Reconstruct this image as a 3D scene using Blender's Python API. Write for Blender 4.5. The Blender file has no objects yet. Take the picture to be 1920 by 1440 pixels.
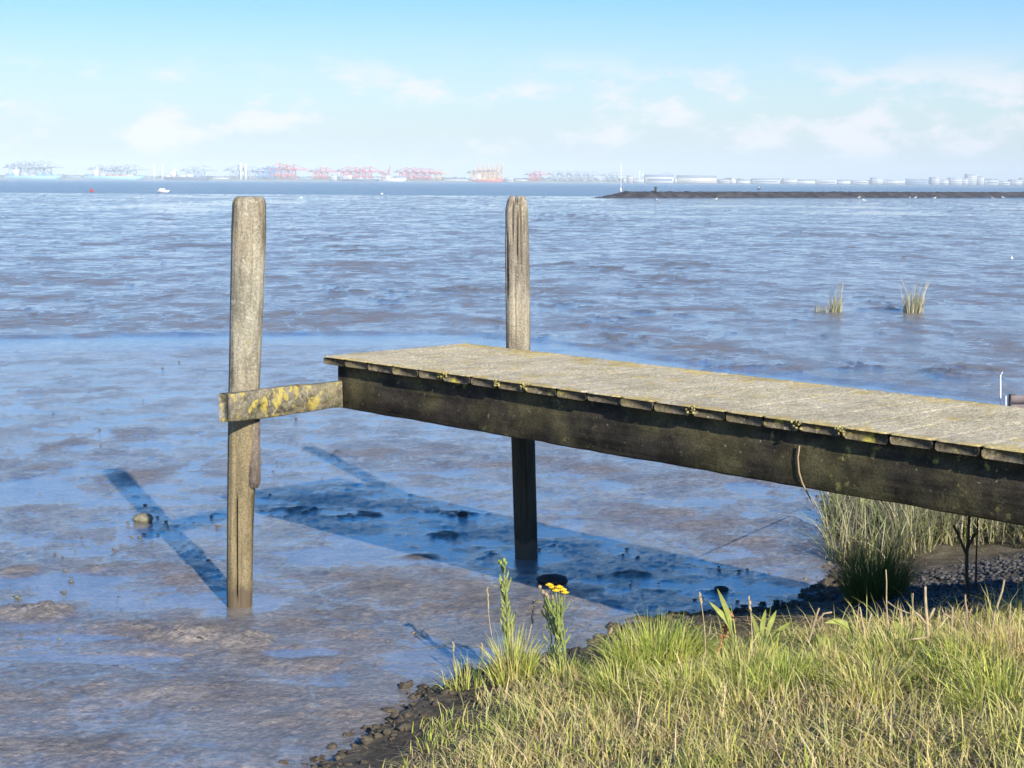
import bpy, math, random
import numpy as np
from mathutils import Vector, Matrix
random.seed(7)
rng = np.random.default_rng(7)
SC = bpy.context.scene
COL = SC.collection
# ---------------------------------------------------------------- camera
FPX, CAM_H = 3012.0, 2.5
PITCH, ROLL = math.radians(7.185), math.radians(0.36)
Fv = np.array([0, math.cos(PITCH), -math.sin(PITCH)])
_r0 = np.array([1.0, 0, 0]); _u0 = np.array([0, math.sin(PITCH), math.cos(PITCH)])
Rv = math.cos(ROLL) * _r0 + math.sin(ROLL) * _u0
Uv = -math.sin(ROLL) * _r0 + math.cos(ROLL) * _u0
CAMP = np.array([0, 0, CAM_H])
cd = bpy.data.cameras.new('camera')
cam = bpy.data.objects.new('camera', cd); COL.objects.link(cam)
cd.sensor_width = 36.0; cd.lens = FPX / 1920 * 36.0
cd.clip_start = 0.05; cd.clip_end = 60000
cam.matrix_world = Matrix(((Rv[0], Uv[0], -Fv[0], CAMP[0]), (Rv[1], Uv[1], -Fv[1], CAMP[1]),
                           (Rv[2], Uv[2], -Fv[2], CAMP[2]), (0, 0, 0, 1)))
SC.camera = cam
# ---------------------------------------------------------------- light
SUN_EL = math.radians(26.5)
SUN_AZ = math.atan2(0.403, -0.915)          # compass angle from +Y towards +X
sdir = Vector((math.sin(SUN_AZ) * math.cos(SUN_EL), math.cos(SUN_AZ) * math.cos(SUN_EL), math.sin(SUN_EL)))
sl = bpy.data.lights.new('sun', 'SUN'); sl.energy = 5.0; sl.angle = math.radians(0.55); sl.color = (1.0, 0.93, 0.82)
so = bpy.data.objects.new('sun', sl); COL.objects.link(so)
so.rotation_euler = (-sdir).to_track_quat('-Z', 'Y').to_euler()
W = bpy.data.worlds.new('World'); SC.world = W; W.use_nodes = True
wn, wl = W.node_tree.nodes, W.node_tree.links
for n in list(wn): wn.remove(n)
def N(nt, t, **kw):
    n = nt.nodes.new(t)
    for k, v in kw.items():
        if k in n.inputs.keys() if hasattr(n.inputs, 'keys') else False: n.inputs[k].default_value = v
        else: setattr(n, k, v)
    return n
sky = wn.new('ShaderNodeTexSky'); sky.sky_type = 'NISHITA'; sky.sun_disc = False
sky.sun_elevation = SUN_EL; sky.sun_rotation = SUN_AZ
sky.air_density = 1.0; sky.dust_density = 0.6; sky.ozone_density = 4.0; sky.altitude = 0
tc = wn.new('ShaderNodeTexCoord'); sep = wn.new('ShaderNodeSeparateXYZ'); wl.new(tc.outputs['Generated'], sep.inputs[0])
mp = wn.new('ShaderNodeMapping'); mp.inputs['Scale'].default_value = (21, 21, 46); mp.inputs['Location'].default_value = (3.1, 0.4, 0.2)
wl.new(tc.outputs['Generated'], mp.inputs['Vector'])
cn = wn.new('ShaderNodeTexNoise'); cn.inputs['Scale'].default_value = 1.0; cn.inputs['Detail'].default_value = 7; cn.inputs['Roughness'].default_value = 0.56
wl.new(mp.outputs[0], cn.inputs['Vector'])
cr = wn.new('ShaderNodeMapRange'); cr.interpolation_type = 'SMOOTHSTEP'
cr.inputs['From Min'].default_value = 0.46; cr.inputs['From Max'].default_value = 0.63
wl.new(cn.outputs['Fac'], cr.inputs['Value'])
def wmr(a, b, c=0.0, d=1.0):
    m = wn.new('ShaderNodeMapRange'); m.interpolation_type = 'SMOOTHSTEP'
    m.inputs['From Min'].default_value = a; m.inputs['From Max'].default_value = b
    m.inputs['To Min'].default_value = c; m.inputs['To Max'].default_value = d
    wl.new(sep.outputs['Z'], m.inputs['Value']); return m
e1 = wmr(0.008, 0.022); e2 = wmr(0.05, 0.085, 1, 0)
def wmul(a, b):
    m = wn.new('ShaderNodeMath'); m.operation = 'MULTIPLY'
    wl.new(a, m.inputs[0])
    if isinstance(b, float): m.inputs[1].default_value = b
    else: wl.new(b, m.inputs[1])
    return m.outputs[0]
cf = wmul(wmul(wmul(cr.outputs[0], e1.outputs[0]), e2.outputs[0]), 0.85)
# sun-lit vapour low over the horizon: paler towards the horizon
veil = wn.new('ShaderNodeMapRange'); veil.interpolation_type = 'SMOOTHSTEP'
veil.inputs['From Min'].default_value = -0.02; veil.inputs['From Max'].default_value = 0.20
veil.inputs['To Min'].default_value = 0.85; veil.inputs['To Max'].default_value = 0.0
wl.new(sep.outputs['Z'], veil.inputs['Value'])
mv = wn.new('ShaderNodeMix'); mv.data_type = 'RGBA'
hs = wn.new('ShaderNodeHueSaturation'); hs.inputs['Hue'].default_value = 0.514; hs.inputs['Saturation'].default_value = 1.7; hs.inputs['Value'].default_value = 2.6; wl.new(sky.outputs[0], hs.inputs['Color'])
wl.new(veil.outputs[0], mv.inputs[0]); wl.new(hs.outputs[0], mv.inputs[6]); mv.inputs[7].default_value = (9.1, 10.7, 11.8, 1)
mx = wn.new('ShaderNodeMix'); mx.data_type = 'RGBA'
wl.new(cf, mx.inputs[0]); wl.new(mv.outputs[2], mx.inputs[6]); mx.inputs[7].default_value = (14.6, 14.3, 14.9, 1)
bg = wn.new('ShaderNodeBackground'); bg.inputs['Strength'].default_value = 0.05
wo = wn.new('ShaderNodeOutputWorld')
wl.new(mx.outputs[2], bg.inputs['Color']); wl.new(bg.outputs[0], wo.inputs['Surface'])
SC.view_settings.view_transform = 'Standard'; SC.view_settings.look = 'None'
SC.view_settings.exposure = 0.42; SC.view_settings.gamma = 1.0
SC.cycles.max_bounces = 6; SC.cycles.diffuse_bounces = 2; SC.cycles.glossy_bounces = 3
SC.cycles.transmission_bounces = 3; SC.cycles.volume_bounces = 0; SC.cycles.transparent_max_bounces = 4
SC.cycles.caustics_reflective = False; SC.cycles.caustics_refractive = False
SC.cycles.use_denoising = True
# ---------------------------------------------------------------- helpers
def G(x, y, z=0.0):
    """where the sight line of photo pixel (x, y) of 1920x1440 meets the level z"""
    d = Fv * FPX + Rv * (x - 960) - Uv * (y - 720)
    return CAMP + d * ((z - CAM_H) / d[2])
def GD(x, y, dist):
    d = Fv * FPX + Rv * (x - 960) - Uv * (y - 720)
    return CAMP + d * (dist / d[1])
def tag(o, label=None, cat=None, group=None, kind=None):
    if label: o['label'] = label
    if cat: o['category'] = cat
    if group: o['group'] = group
    if kind: o['kind'] = kind
    return o
def empty(name, loc, label, cat, group=None, rz=0.0):
    o = bpy.data.objects.new(name, None); COL.objects.link(o)
    o.location = Vector([float(v) for v in loc]); o.rotation_euler = (0, 0, rz)
    o.empty_display_size = 0.1
    return tag(o, label, cat, group)
def copy_thing(o, loc, rz=0.0, sc=None, label=None):
    c = o.copy(); COL.objects.link(c); c.location = Vector([float(v) for v in loc]); c.rotation_euler = (0, 0, rz)
    if sc: c.scale = sc if isinstance(sc, (tuple, list)) else (sc,) * 3
    if label: c['label'] = label
    for ch in list(o.children):
        d = ch.copy(); COL.objects.link(d); d.parent = c
        for g in list(ch.children):
            e = g.copy(); COL.objects.link(e); e.parent = d
    return c
def npmesh(name, V, loops, counts, mat=None, parent=None, smooth=False, attrs=None, cols=None, origin=None):
    V = np.asarray(V, dtype=np.float32)
    if origin is not None: V = V - np.asarray(origin, dtype=np.float32)
    me = bpy.data.meshes.new(name)
    counts = np.asarray(counts, dtype=np.int32); loops = np.asarray(loops, dtype=np.int32)
    me.vertices.add(len(V)); me.vertices.foreach_set('co', V.ravel())
    me.loops.add(len(loops)); me.loops.foreach_set('vertex_index', loops)
    me.polygons.add(len(counts))
    st = np.zeros(len(counts), dtype=np.int32); st[1:] = np.cumsum(counts)[:-1]
    me.polygons.foreach_set('loop_start', st); me.polygons.foreach_set('loop_total', counts)
    me.update(calc_edges=True)
    if smooth: me.polygons.foreach_set('use_smooth', np.ones(len(counts), dtype=bool))
    for k, a in (attrs or {}).items():
        at = me.attributes.new(k, 'FLOAT', 'POINT'); at.data.foreach_set('value', np.asarray(a, dtype=np.float32))
    if cols is not None:
        at = me.color_attributes.new('col', 'FLOAT_COLOR', 'POINT')
        at.data.foreach_set('color', np.concatenate([cols, np.ones((len(cols), 1))], 1).astype(np.float32).ravel())
    if mat: me.materials.append(mat)
    o = bpy.data.objects.new(name, me); COL.objects.link(o)
    if origin is not None and parent is None: o.location = Vector([float(v) for v in origin])
    if parent: o.parent = parent
    return o
class MB:
    """collects shapes, linked as one mesh"""
    def __init__(s): s.v, s.l, s.c = [], [], []
    def add(s, V, F):
        b = len(s.v); s.v += [tuple(map(float, p)) for p in V]
        for f in F: s.l += [b + i for i in f]; s.c.append(len(f))
    def box(s, c, h, ax=None, bev=0.0):
        """box at centre c, half sizes h, axes ax (rows); bev chamfers the 12 edges"""
        c = np.array(c, float); h = np.array(h, float)
        A = np.eye(3) if ax is None else np.array(ax, float)
        if bev <= 0:
            P = [(x, y, z) for x in (-1, 1) for y in (-1, 1) for z in (-1, 1)]
            V = [c + (np.array(p) * h) @ A for p in P]
            s.add(V, [(0, 1, 3, 2), (4, 6, 7, 5), (0, 4, 5, 1), (2, 3, 7, 6), (0, 2, 6, 4), (1, 5, 7, 3)]); return
        V = []; idx = {}
        for sx in (-1, 1):
            for sy in (-1, 1):
                for sz in (-1, 1):
                    for k in range(3):
                        q = h - bev; q = q.copy(); q[k] = h[k]
                        idx[(sx, sy, sz, k)] = len(V); V.append(c + (np.array((sx, sy, sz)) * q) @ A)
        F = []
        for k in range(3):
            a, b = [i for i in range(3) if i != k]
            for sg in (-1, 1):
                quad = []
                for (p, q) in ((-1, -1), (1, -1), (1, 1), (-1, 1)):
                    t = [0, 0, 0]; t[k] = sg; t[a] = p; t[b] = q; quad.append(idx[(*t, k)])
                flip = (sg < 0) ^ (k == 1)
                F.append(tuple(reversed(quad)) if flip else tuple(quad))
        for k in range(3):
            a, b = [i for i in range(3) if i != k]
            for p in (-1, 1):
                for q in (-1, 1):
                    t0 = [0] * 3; t0[a] = p; t0[b] = q; t1 = list(t0); t0[k] = -1; t1[k] = 1
                    F.append((idx[(*t0, a)], idx[(*t1, a)], idx[(*t1, b)], idx[(*t0, b)]))
        for sx in (-1, 1):
            for sy in (-1, 1):
                for sz in (-1, 1): F.append(tuple(idx[(sx, sy, sz, k)] for k in range(3)))
        s.add(V, F)
    def tube(s, pts, rad, n=6, cap=True):
        pts = [np.array(p, float) for p in pts]
        if not hasattr(rad, '__len__'): rad = [rad] * len(pts)
        V, F = [], []; prev = None
        for i, p in enumerate(pts):
            d = pts[min(i + 1, len(pts) - 1)] - pts[max(i - 1, 0)]; d /= np.linalg.norm(d) + 1e-12
            if prev is None:
                a = np.cross(d, [0, 0, 1.0]);
                if np.linalg.norm(a) < 1e-3: a = np.cross(d, [1.0, 0, 0])
            else: a = prev - d * (prev @ d)
            a /= np.linalg.norm(a); prev = a; b = np.cross(d, a)
            for k in range(n):
                t = 2 * math.pi * k / n; V.append(p + rad[i] * (a * math.cos(t) + b * math.sin(t)))
        for i in range(len(pts) - 1):
            for k in range(n):
                k2 = (k + 1) % n; F.append((i * n + k, i * n + k2, (i + 1) * n + k2, (i + 1) * n + k))
        if cap: F += [tuple(range(n))[::-1], tuple((len(pts) - 1) * n + k for k in range(n))]
        s.add(V, F)
    def ball(s, c, r, n=8, m=6, jit=0.0):
        c = np.array(c, float); r = np.array([r] * 3 if not hasattr(r, '__len__') else r, float)
        V = [c + [0, 0, -r[2]]]; F = []
        for i in range(1, m):
            ph = -math.pi / 2 + math.pi * i / m
            for k in range(n):
                t = 2 * math.pi * k / n; j = 1 + random.uniform(-jit, jit)
                V.append(c + j * r * [math.cos(ph) * math.cos(t), math.cos(ph) * math.sin(t), math.sin(ph)])
        V.append(c + [0, 0, r[2]])
        for k in range(n): F.append((0, 1 + (k + 1) % n, 1 + k))
        for i in range(m - 2):
            for k in range(n):
                a = 1 + i * n; k2 = (k + 1) % n; F.append((a + k, a + k2, a + n + k2, a + n + k))
        a = 1 + (m - 2) * n
        for k in range(n): F.append((a + k, a + (k + 1) % n, len(V) - 1))
        s.add(V, F)
    def build(s, name, mat, parent=None, smooth=False, local=False, origin=None):
        V = np.array(s.v, float)
        if parent is not None and not local:
            p = parent; off = np.zeros(3)
            while p is not None: off += np.array(p.location); p = p.parent
            V = V - off
        return npmesh(name, V, s.l, s.c, mat, parent, smooth, origin=origin if parent is None else None)
# gradient noise in numpy
_perm = np.random.default_rng(3).permutation(4096)
_ga = np.random.default_rng(4).uniform(0, 2 * np.pi, 4096); _gx, _gy = np.cos(_ga), np.sin(_ga)
def pn(x, y):
    xi, yi = np.floor(x).astype(np.int64), np.floor(y).astype(np.int64); xf, yf = x - xi, y - yi
    u, v = xf * xf * xf * (xf * (xf * 6 - 15) + 10), yf * yf * yf * (yf * (yf * 6 - 15) + 10)
    def g(a, b, fx, fy):
        h = _perm[(_perm[a & 4095] + b) & 4095]; return _gx[h] * fx + _gy[h] * fy
    n00 = g(xi, yi, xf, yf); n10 = g(xi + 1, yi, xf - 1, yf); n01 = g(xi, yi + 1, xf, yf - 1); n11 = g(xi + 1, yi + 1, xf - 1, yf - 1)
    return (n00 * (1 - u) + n10 * u) * (1 - v) + (n01 * (1 - u) + n11 * u) * v
def fbm(x, y, o=4, g=0.5):
    s, a, t = 0, 1.0, 0
    for i in range(o): s = s + a * pn(x * 2 ** i + 17.3 * i, y * 2 ** i - 9.1 * i); t += a; a *= g
    return s / t * 1.6
def sstep(a, b, x):
    t = np.clip((x - a) / (b - a), 0, 1); return t * t * (3 - 2 * t)
def line_sd(P, X, Y):
    """signed distance to the polyline P: positive on its right-hand side"""
    best = np.full(X.shape, 1e9); sg = np.ones(X.shape)
    for (ax, ay), (bx, by) in zip(P[:-1], P[1:]):
        dx, dy = bx - ax, by - ay; L = dx * dx + dy * dy
        t = np.clip(((X - ax) * dx + (Y - ay) * dy) / L, 0, 1)
        qx, qy = X - ax - t * dx, Y - ay - t * dy; d = np.hypot(qx, qy)
        m = d < best; best = np.where(m, d, best); sg = np.where(m, np.sign(dy * (X - ax) - dx * (Y - ay)), sg)
    return best * sg
# ---------------------------------------------------------------- materials
def mat_new(name):
    m = bpy.data.materials.new(name); m.use_nodes = True
    return m, m.node_tree, m.node_tree.nodes['Principled BSDF']
def link(nt, a, b): nt.links.new(a, b)
def noise(nt, vec, scale, detail=4, rough=0.55, sc=(1, 1, 1)):
    mp = nt.nodes.new('ShaderNodeMapping'); mp.inputs['Scale'].default_value = sc; link(nt, vec, mp.inputs[0])
    n = nt.nodes.new('ShaderNodeTexNoise'); n.inputs['Scale'].default_value = scale
    n.inputs['Detail'].default_value = detail; n.inputs['Roughness'].default_value = rough
    link(nt, mp.outputs[0], n.inputs['Vector']); return n.outputs['Fac']
def ramp(nt, val, a, b, c=0.0, d=1.0):
    m = nt.nodes.new('ShaderNodeMapRange'); m.interpolation_type = 'SMOOTHSTEP'
    m.inputs['From Min'].default_value = a; m.inputs['From Max'].default_value = b
    m.inputs['To Min'].default_value = c; m.inputs['To Max'].default_value = d
    link(nt, val, m.inputs['Value']); return m.outputs[0]
def mixc(nt, f, a, b, blend='MIX'):
    m = nt.nodes.new('ShaderNodeMix'); m.data_type = 'RGBA'; m.blend_type = blend
    if isinstance(f, (int, float)): m.inputs[0].default_value = f
    else: link(nt, f, m.inputs[0])
    for k, v in ((6, a), (7, b)):
        if isinstance(v, tuple): m.inputs[k].default_value = (*v[:3], 1)
        else: link(nt, v, m.inputs[k])
    return m.outputs[2]
def math_(nt, op, a, b=0.0):
    m = nt.nodes.new('ShaderNodeMath'); m.operation = op
    for k, v in ((0, a), (1, b)):
        if isinstance(v, (int, float)): m.inputs[k].default_value = v
        else: link(nt, v, m.inputs[k])
    return m.outputs[0]
def bump(nt, h, dist, strength=1.0, nrm=None):
    b = nt.nodes.new('ShaderNodeBump'); b.inputs['Distance'].default_value = dist
    if isinstance(strength, (int, float)): b.inputs['Strength'].default_value = strength
    else: link(nt, strength, b.inputs['Strength'])
    link(nt, h, b.inputs['Height'])
    if nrm is not None: link(nt, nrm, b.inputs['Normal'])
    return b.outputs[0]
def objco(nt): return nt.nodes.new('ShaderNodeTexCoord').outputs['Object']
def geopos(nt): return nt.nodes.new('ShaderNodeNewGeometry').outputs['Position']
def attr(nt, name):
    a = nt.nodes.new('ShaderNodeAttribute'); a.attribute_name = name; return a
def plain(name, col, rough=0.6, var=0.12, scale=3.0, metal=0.0):
    m, nt, b = mat_new(name); n = noise(nt, objco(nt), scale, 5)
    c = mixc(nt, ramp(nt, n, 0.3, 0.7), tuple(k * (1 - var) for k in col), tuple(min(1, k * (1 + var)) for k in col))
    link(nt, c, b.inputs['Base Color']); b.inputs['Roughness'].default_value = rough; b.inputs['Metallic'].default_value = metal
    return m
def wood(name, c1, c2, c3, grain=(1, 1, 1), shade_below=None, turn=None, lichen=(0.45, 0.36, 0.08), lich=(0.66, 0.74), pale=(0.5, 0.48, 0.38), pl=(0.58, 0.68), bumpd=0.006, mud=False, hdark=None):
    """weathered timber: grain streaks, optional deck shade painted on the foot, pale and yellow lichen"""
    m, nt, b = mat_new(name); co = geopos(nt); gco = co
    if turn is not None:
        vr = nt.nodes.new('ShaderNodeVectorRotate'); vr.rotation_type = 'Z_AXIS'; vr.inputs['Angle'].default_value = turn
        link(nt, co, vr.inputs['Vector']); gco = vr.outputs[0]
    g = noise(nt, gco, 22, 6, 0.65, grain); big = noise(nt, co, 2.2, 4); fine = noise(nt, co, 90, 3, 0.6)
    c = mixc(nt, ramp(nt, g, 0.34, 0.66), c1, c2)
    c = mixc(nt, ramp(nt, big, 0.42, 0.62), c, c3)
    mot = noise(nt, co, 7, 5, 0.7, (1, 1, 0.28) if mud else (1, 1, 1)); c = mixc(nt, 1.0, c, ramp(nt, mot, 0.36, 0.62, 0.62, 1.18), 'MULTIPLY')
    pn_ = noise(nt, co, 34, 5, 0.7)
    c = mixc(nt, math_(nt, 'MULTIPLY', ramp(nt, pn_, pl[0], pl[1]), 0.8), c, pale)
    ln = noise(nt, co, 11, 5, 0.62); ln2 = noise(nt, co, 2.7, 2)
    lf = math_(nt, 'MULTIPLY', ramp(nt, math_(nt, 'ADD', math_(nt, 'MULTIPLY', ln, 0.7), math_(nt, 'MULTIPLY', ln2, 0.3)), lich[0], lich[1]), 0.85)
    c = mixc(nt, lf, c, lichen)
    dk = ramp(nt, g, 0.30, 0.42, 0.45, 1.0)
    c = mixc(nt, 1.0, c, dk, 'MULTIPLY')
    c = mixc(nt, 1.0, c, ramp(nt, fine, 0.3, 0.7, 0.70, 1.22), 'MULTIPLY')
    rg = 0.85
    if mud:
        sp = nt.nodes.new('ShaderNodeSeparateXYZ'); link(nt, co, sp.inputs[0])
        nz = noise(nt, co, 14, 4, 0.6, (1, 1, 0.35))
        zz = math_(nt, 'SUBTRACT', sp.outputs[2], math_(nt, 'MULTIPLY', nz, 0.16))
        f2 = ramp(nt, math_(nt, 'SUBTRACT', sp.outputs[2], math_(nt, 'MULTIPLY', big, 1.2)), 0.2, 0.95, 0.0, 1.0)
        c = mixc(nt, 1.0, c, mixc(nt, f2, (0.60, 0.53, 0.40), (1.04, 1.04, 1.04)), 'MULTIPLY')
        if shade_below: c = mixc(nt, ramp(nt, zz, shade_below - .12, shade_below + .05, 1.0, 0.0), c, mixc(nt, ramp(nt, g, .3, .7), (.035, .035, .025), (.075, .07, .045)))  # darkens the wood colour below this height, painting in the deck's shade
        f = ramp(nt, zz, 0.02, 0.06, 1.0, 0.0)
        c = mixc(nt, f, c, (0.13, 0.10, 0.065))
    link(nt, c, b.inputs['Base Color']); b.inputs['Roughness'].default_value = rg
    b.inputs['Specular IOR Level'].default_value = 0.25
    n1 = bump(nt, g, bumpd, 0.9); n2 = bump(nt, fine, bumpd * 0.5, 0.8, n1)
    link(nt, n2, b.inputs['Normal']); return m
M_POST = wood('weathered post wood', (0.20, 0.165, 0.105), (0.37, 0.325, 0.23), (0.36, 0.33, 0.24), (1, 1, 0.09), lich=(0.60, 0.70), lichen=(0.40, 0.34, 0.10), pale=(0.50, 0.48, 0.39), pl=(0.55, 0.68), mud=True)
M_POST2 = wood('split post wood', shade_below=1.05, c1=(0.21, 0.17, 0.125), c2=(0.41, 0.36, 0.28), c3=(0.34, 0.30, 0.22), grain=(1, 1, 0.07), lich=(0.63, 0.72), lichen=(0.44, 0.40, 0.07), pale=(0.56, 0.53, 0.45), pl=(0.60, 0.70), bumpd=0.01, mud=True)  # lower part has the deck's shade painted into its colour
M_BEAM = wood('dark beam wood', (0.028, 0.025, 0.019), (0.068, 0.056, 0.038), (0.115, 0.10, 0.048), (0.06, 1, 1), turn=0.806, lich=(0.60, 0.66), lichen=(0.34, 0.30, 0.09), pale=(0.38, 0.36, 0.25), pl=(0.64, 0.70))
M_CROSS = wood('lichened crossbeam wood', (0.17, 0.145, 0.095), (0.30, 0.265, 0.175), (0.26, 0.235, 0.13), (1, 0.08, 1), turn=0.806, lich=(0.505, 0.57), lichen=(0.58, 0.46, 0.10), pale=(0.42, 0.39, 0.28), pl=(0.54, 0.64))
M_PLANK = wood('mossy plank wood', (0.085, 0.07, 0.048), (0.18, 0.15, 0.10), (0.15, 0.125, 0.07), (1, 0.1, 1), turn=0.806, lich=(0.57, 0.65), lichen=(0.46, 0.39, 0.07), pale=(0.42, 0.38, 0.27), pl=(0.58, 0.68))
M_BATTEN = wood('brown batten wood', (0.13, 0.105, 0.085), (0.22, 0.18, 0.145), (0.18, 0.145, 0.115), (1, 1, 0.07), lich=(0.8, 0.9), pale=(0.3, 0.27, 0.23), pl=(0.7, 0.8))
def make_deck_mat():
    m, nt, b = mat_new('sandy deck grit'); co = geopos(nt)
    f1 = noise(nt, co, 160, 4, 0.7); f2 = noise(nt, co, 38, 5, 0.7); big = noise(nt, co, 1.6, 4); lic = noise(nt, co, 5.5, 6, 0.7)
    c = mixc(nt, ramp(nt, f1, 0.36, 0.64), (0.37, 0.305, 0.175), (0.94, 0.80, 0.47))
    c = mixc(nt, math_(nt, 'MULTIPLY', ramp(nt, f2, 0.47, 0.60), 0.75), c, (0.80, 0.71, 0.50))
    f3 = noise(nt, co, 70, 3, 0.7); c = mixc(nt, 1.0, c, ramp(nt, f3, 0.32, 0.66, 0.66, 1.2), 'MULTIPLY')
    c = mixc(nt, math_(nt, 'MULTIPLY', ramp(nt, big, 0.4, 0.66), 0.45), c, (0.62, 0.54, 0.38))
    at = attr(nt, 'edge').outputs['Fac']
    lf = math_(nt, 'MULTIPLY', ramp(nt, math_(nt, 'ADD', lic, math_(nt, 'MULTIPLY', at, 0.13)), 0.54, 0.66), 0.75)
    c = mixc(nt, lf, c, (0.66, 0.50, 0.17))
    gl = noise(nt, co, 26, 5, 0.75); c = mixc(nt, math_(nt, 'MULTIPLY', ramp(nt, gl, 0.56, 0.68), math_(nt, 'ADD', 0.12, math_(nt, 'MULTIPLY', at, 0.3))), c, (0.33, 0.31, 0.13))
    dk2 = noise(nt, co, 3.4, 5, 0.7); c = mixc(nt, 1.0, c, ramp(nt, dk2, 0.34, 0.6, 0.80, 1.08), 'MULTIPLY')
    link(nt, c, b.inputs['Base Color']); b.inputs['Roughness'].default_value = 0.95; b.inputs['Specular IOR Level'].default_value = 0.1
    n1 = bump(nt, f2, 0.012, 0.8); n2 = bump(nt, f1, 0.004, 0.9, n1); link(nt, n2, b.inputs['Normal']); return m
M_DECK = make_deck_mat()
def make_mud():
    m, nt, b = mat_new('wet tidal mud'); co = geopos(nt)
    wet0 = attr(nt, 'wet').outputs['Fac']; tone = attr(nt, 'tone').outputs['Fac']; mid = attr(nt, 'mid').outputs['Fac']
    n1 = noise(nt, co, 2.6, 6, 0.62, (1, 0.8, 0.4)); n2 = noise(nt, co, 16, 5, 0.65); n3 = noise(nt, co, 70, 5, 0.7)
    nw = noise(nt, co, 1.7, 9, 0.74, (1, 0.62, 1)); nf = noise(nt, co, 0.3, 9, 0.76, (1, 0.5, 1))
    calm = ramp(nt, wet0, 0.86, 0.96, 1.0, 0.12)
    amp = math_(nt, 'MULTIPLY', calm, math_(nt, 'ADD', math_(nt, 'MULTIPLY', mid, 1.0), 0.35))
    wet = math_(nt, 'ADD', wet0, math_(nt, 'MULTIPLY', math_(nt, 'SUBTRACT', nw, 0.5), amp))
    wet = math_(nt, 'ADD', wet, math_(nt, 'MULTIPLY', math_(nt, 'SUBTRACT', nf, 0.5), math_(nt, 'MULTIPLY', math_(nt, 'MULTIPLY', mid, 1.5), calm)))
    c = mixc(nt, ramp(nt, n1, 0.35, 0.65), (0.205, 0.19, 0.172), (0.315, 0.292, 0.262))
    c = mixc(nt, math_(nt, 'MULTIPLY', ramp(nt, n2, 0.45, 0.62), 0.4), c, (0.35, 0.32, 0.28))
    c = mixc(nt, math_(nt, 'MULTIPLY', ramp(nt, nw, 0.52, 0.64), 0.45), c, (0.20, 0.175, 0.13))
    # swirls of fresh silt with crisp edges, and fine specks
    wp = nt.nodes.new('ShaderNodeTexNoise'); wp.inputs['Scale'].default_value = 0.9; wp.inputs['Detail'].default_value = 3; link(nt, co, wp.inputs['Vector'])
    vm = nt.nodes.new('ShaderNodeVectorMath'); vm.operation = 'MULTIPLY_ADD'; link(nt, wp.outputs['Color'], vm.inputs[0]); vm.inputs[1].default_value = (2.2, 2.2, 0); link(nt, co, vm.inputs[2])
    sw = noise(nt, vm.outputs[0], 0.85, 6, 0.6, (1, 0.8, 1))
    silt = math_(nt, 'MULTIPLY', ramp(nt, sw, 0.535, 0.56), calm); runnel = math_(nt, 'MULTIPLY', ramp(nt, sw, 0.455, 0.47), ramp(nt, sw, 0.475, 0.49, 1.0, 0.0))
    wet = math_(nt, 'SUBTRACT', wet, math_(nt, 'MULTIPLY', silt, 0.11)); wet = math_(nt, 'ADD', wet, math_(nt, 'MULTIPLY', runnel, 0.35))
    c = mixc(nt, math_(nt, 'MULTIPLY', math_(nt, 'MULTIPLY', ramp(nt, nf, 0.545, 0.60), mid), 0.75), c, (0.15, 0.135, 0.115))
    c = mixc(nt, math_(nt, 'MULTIPLY', silt, 0.42), c, (0.285, 0.25, 0.215))
    s1 = noise(nt, co, 42, 4, 0.75, (0.8, 1.3, 1)); s2 = noise(nt, co, 11, 5, 0.7, (0.8, 1.3, 1))
    c = mixc(nt, 1.0, c, ramp(nt, s1, 0.34, 0.66, 0.70, 1.26), 'MULTIPLY'); c = mixc(nt, 1.0, c, ramp(nt, s2, 0.34, 0.66, 0.82, 1.16), 'MULTIPLY')
    c = mixc(nt, ramp(nt, s2, 0.66, 0.71), c, (0.07, 0.068, 0.05))
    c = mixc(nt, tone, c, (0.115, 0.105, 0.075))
    c = mixc(nt, ramp(nt, wet, 0.3, 0.8), mixc(nt, 1.0, c, (0.90, 0.88, 0.86), 'MULTIPLY'), mixc(nt, 1.0, c, (0.98, 0.98, 0.98), 'MULTIPLY'))
    link(nt, c, b.inputs['Base Color'])
    link(nt, ramp(nt, wet, 0.1, 0.9, 0.65, 0.35), b.inputs['Roughness'])
    b.inputs['IOR'].default_value = 1.36
    link(nt, ramp(nt, wet, 0.15, 0.62, 0.12, 1.0), b.inputs['Coat Weight'])
    link(nt, ramp(nt, wet, 0.35, 0.85, 0.24, 0.06), b.inputs['Coat Roughness']); b.inputs['Coat IOR'].default_value = 1.47
    rough_s = ramp(nt, wet, 0.55, 0.95, 1.0, 0.25)
    ba = bump(nt, n1, 0.03, rough_s); bb = bump(nt, n2, 0.018, rough_s, ba); bc = bump(nt, n3, 0.006, rough_s, bb)
    link(nt, bc, b.inputs['Normal'])
    # thin water film: its own gentler ripples; calm where it pools
    w1 = noise(nt, co, 4.5, 8, 0.68, (1, 1.3, 1)); w2 = noise(nt, co, 24, 5, 0.68, (1, 1.5, 1))
    fs = math_(nt, 'MULTIPLY', ramp(nt, wet, 0.55, 1.0, 1.0, 0.30), ramp(nt, mid, 0.15, 0.9, 1.0, 0.5))
    fs = math_(nt, 'MULTIPLY', fs, ramp(nt, wet0, 0.86, 0.96, 1.0, 0.5))
    wa = bump(nt, w1, 0.030, fs); wb = bump(nt, w2, 0.015, fs, wa); link(nt, wb, b.inputs['Coat Normal'])
    return m
M_MUD = make_mud()
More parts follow.
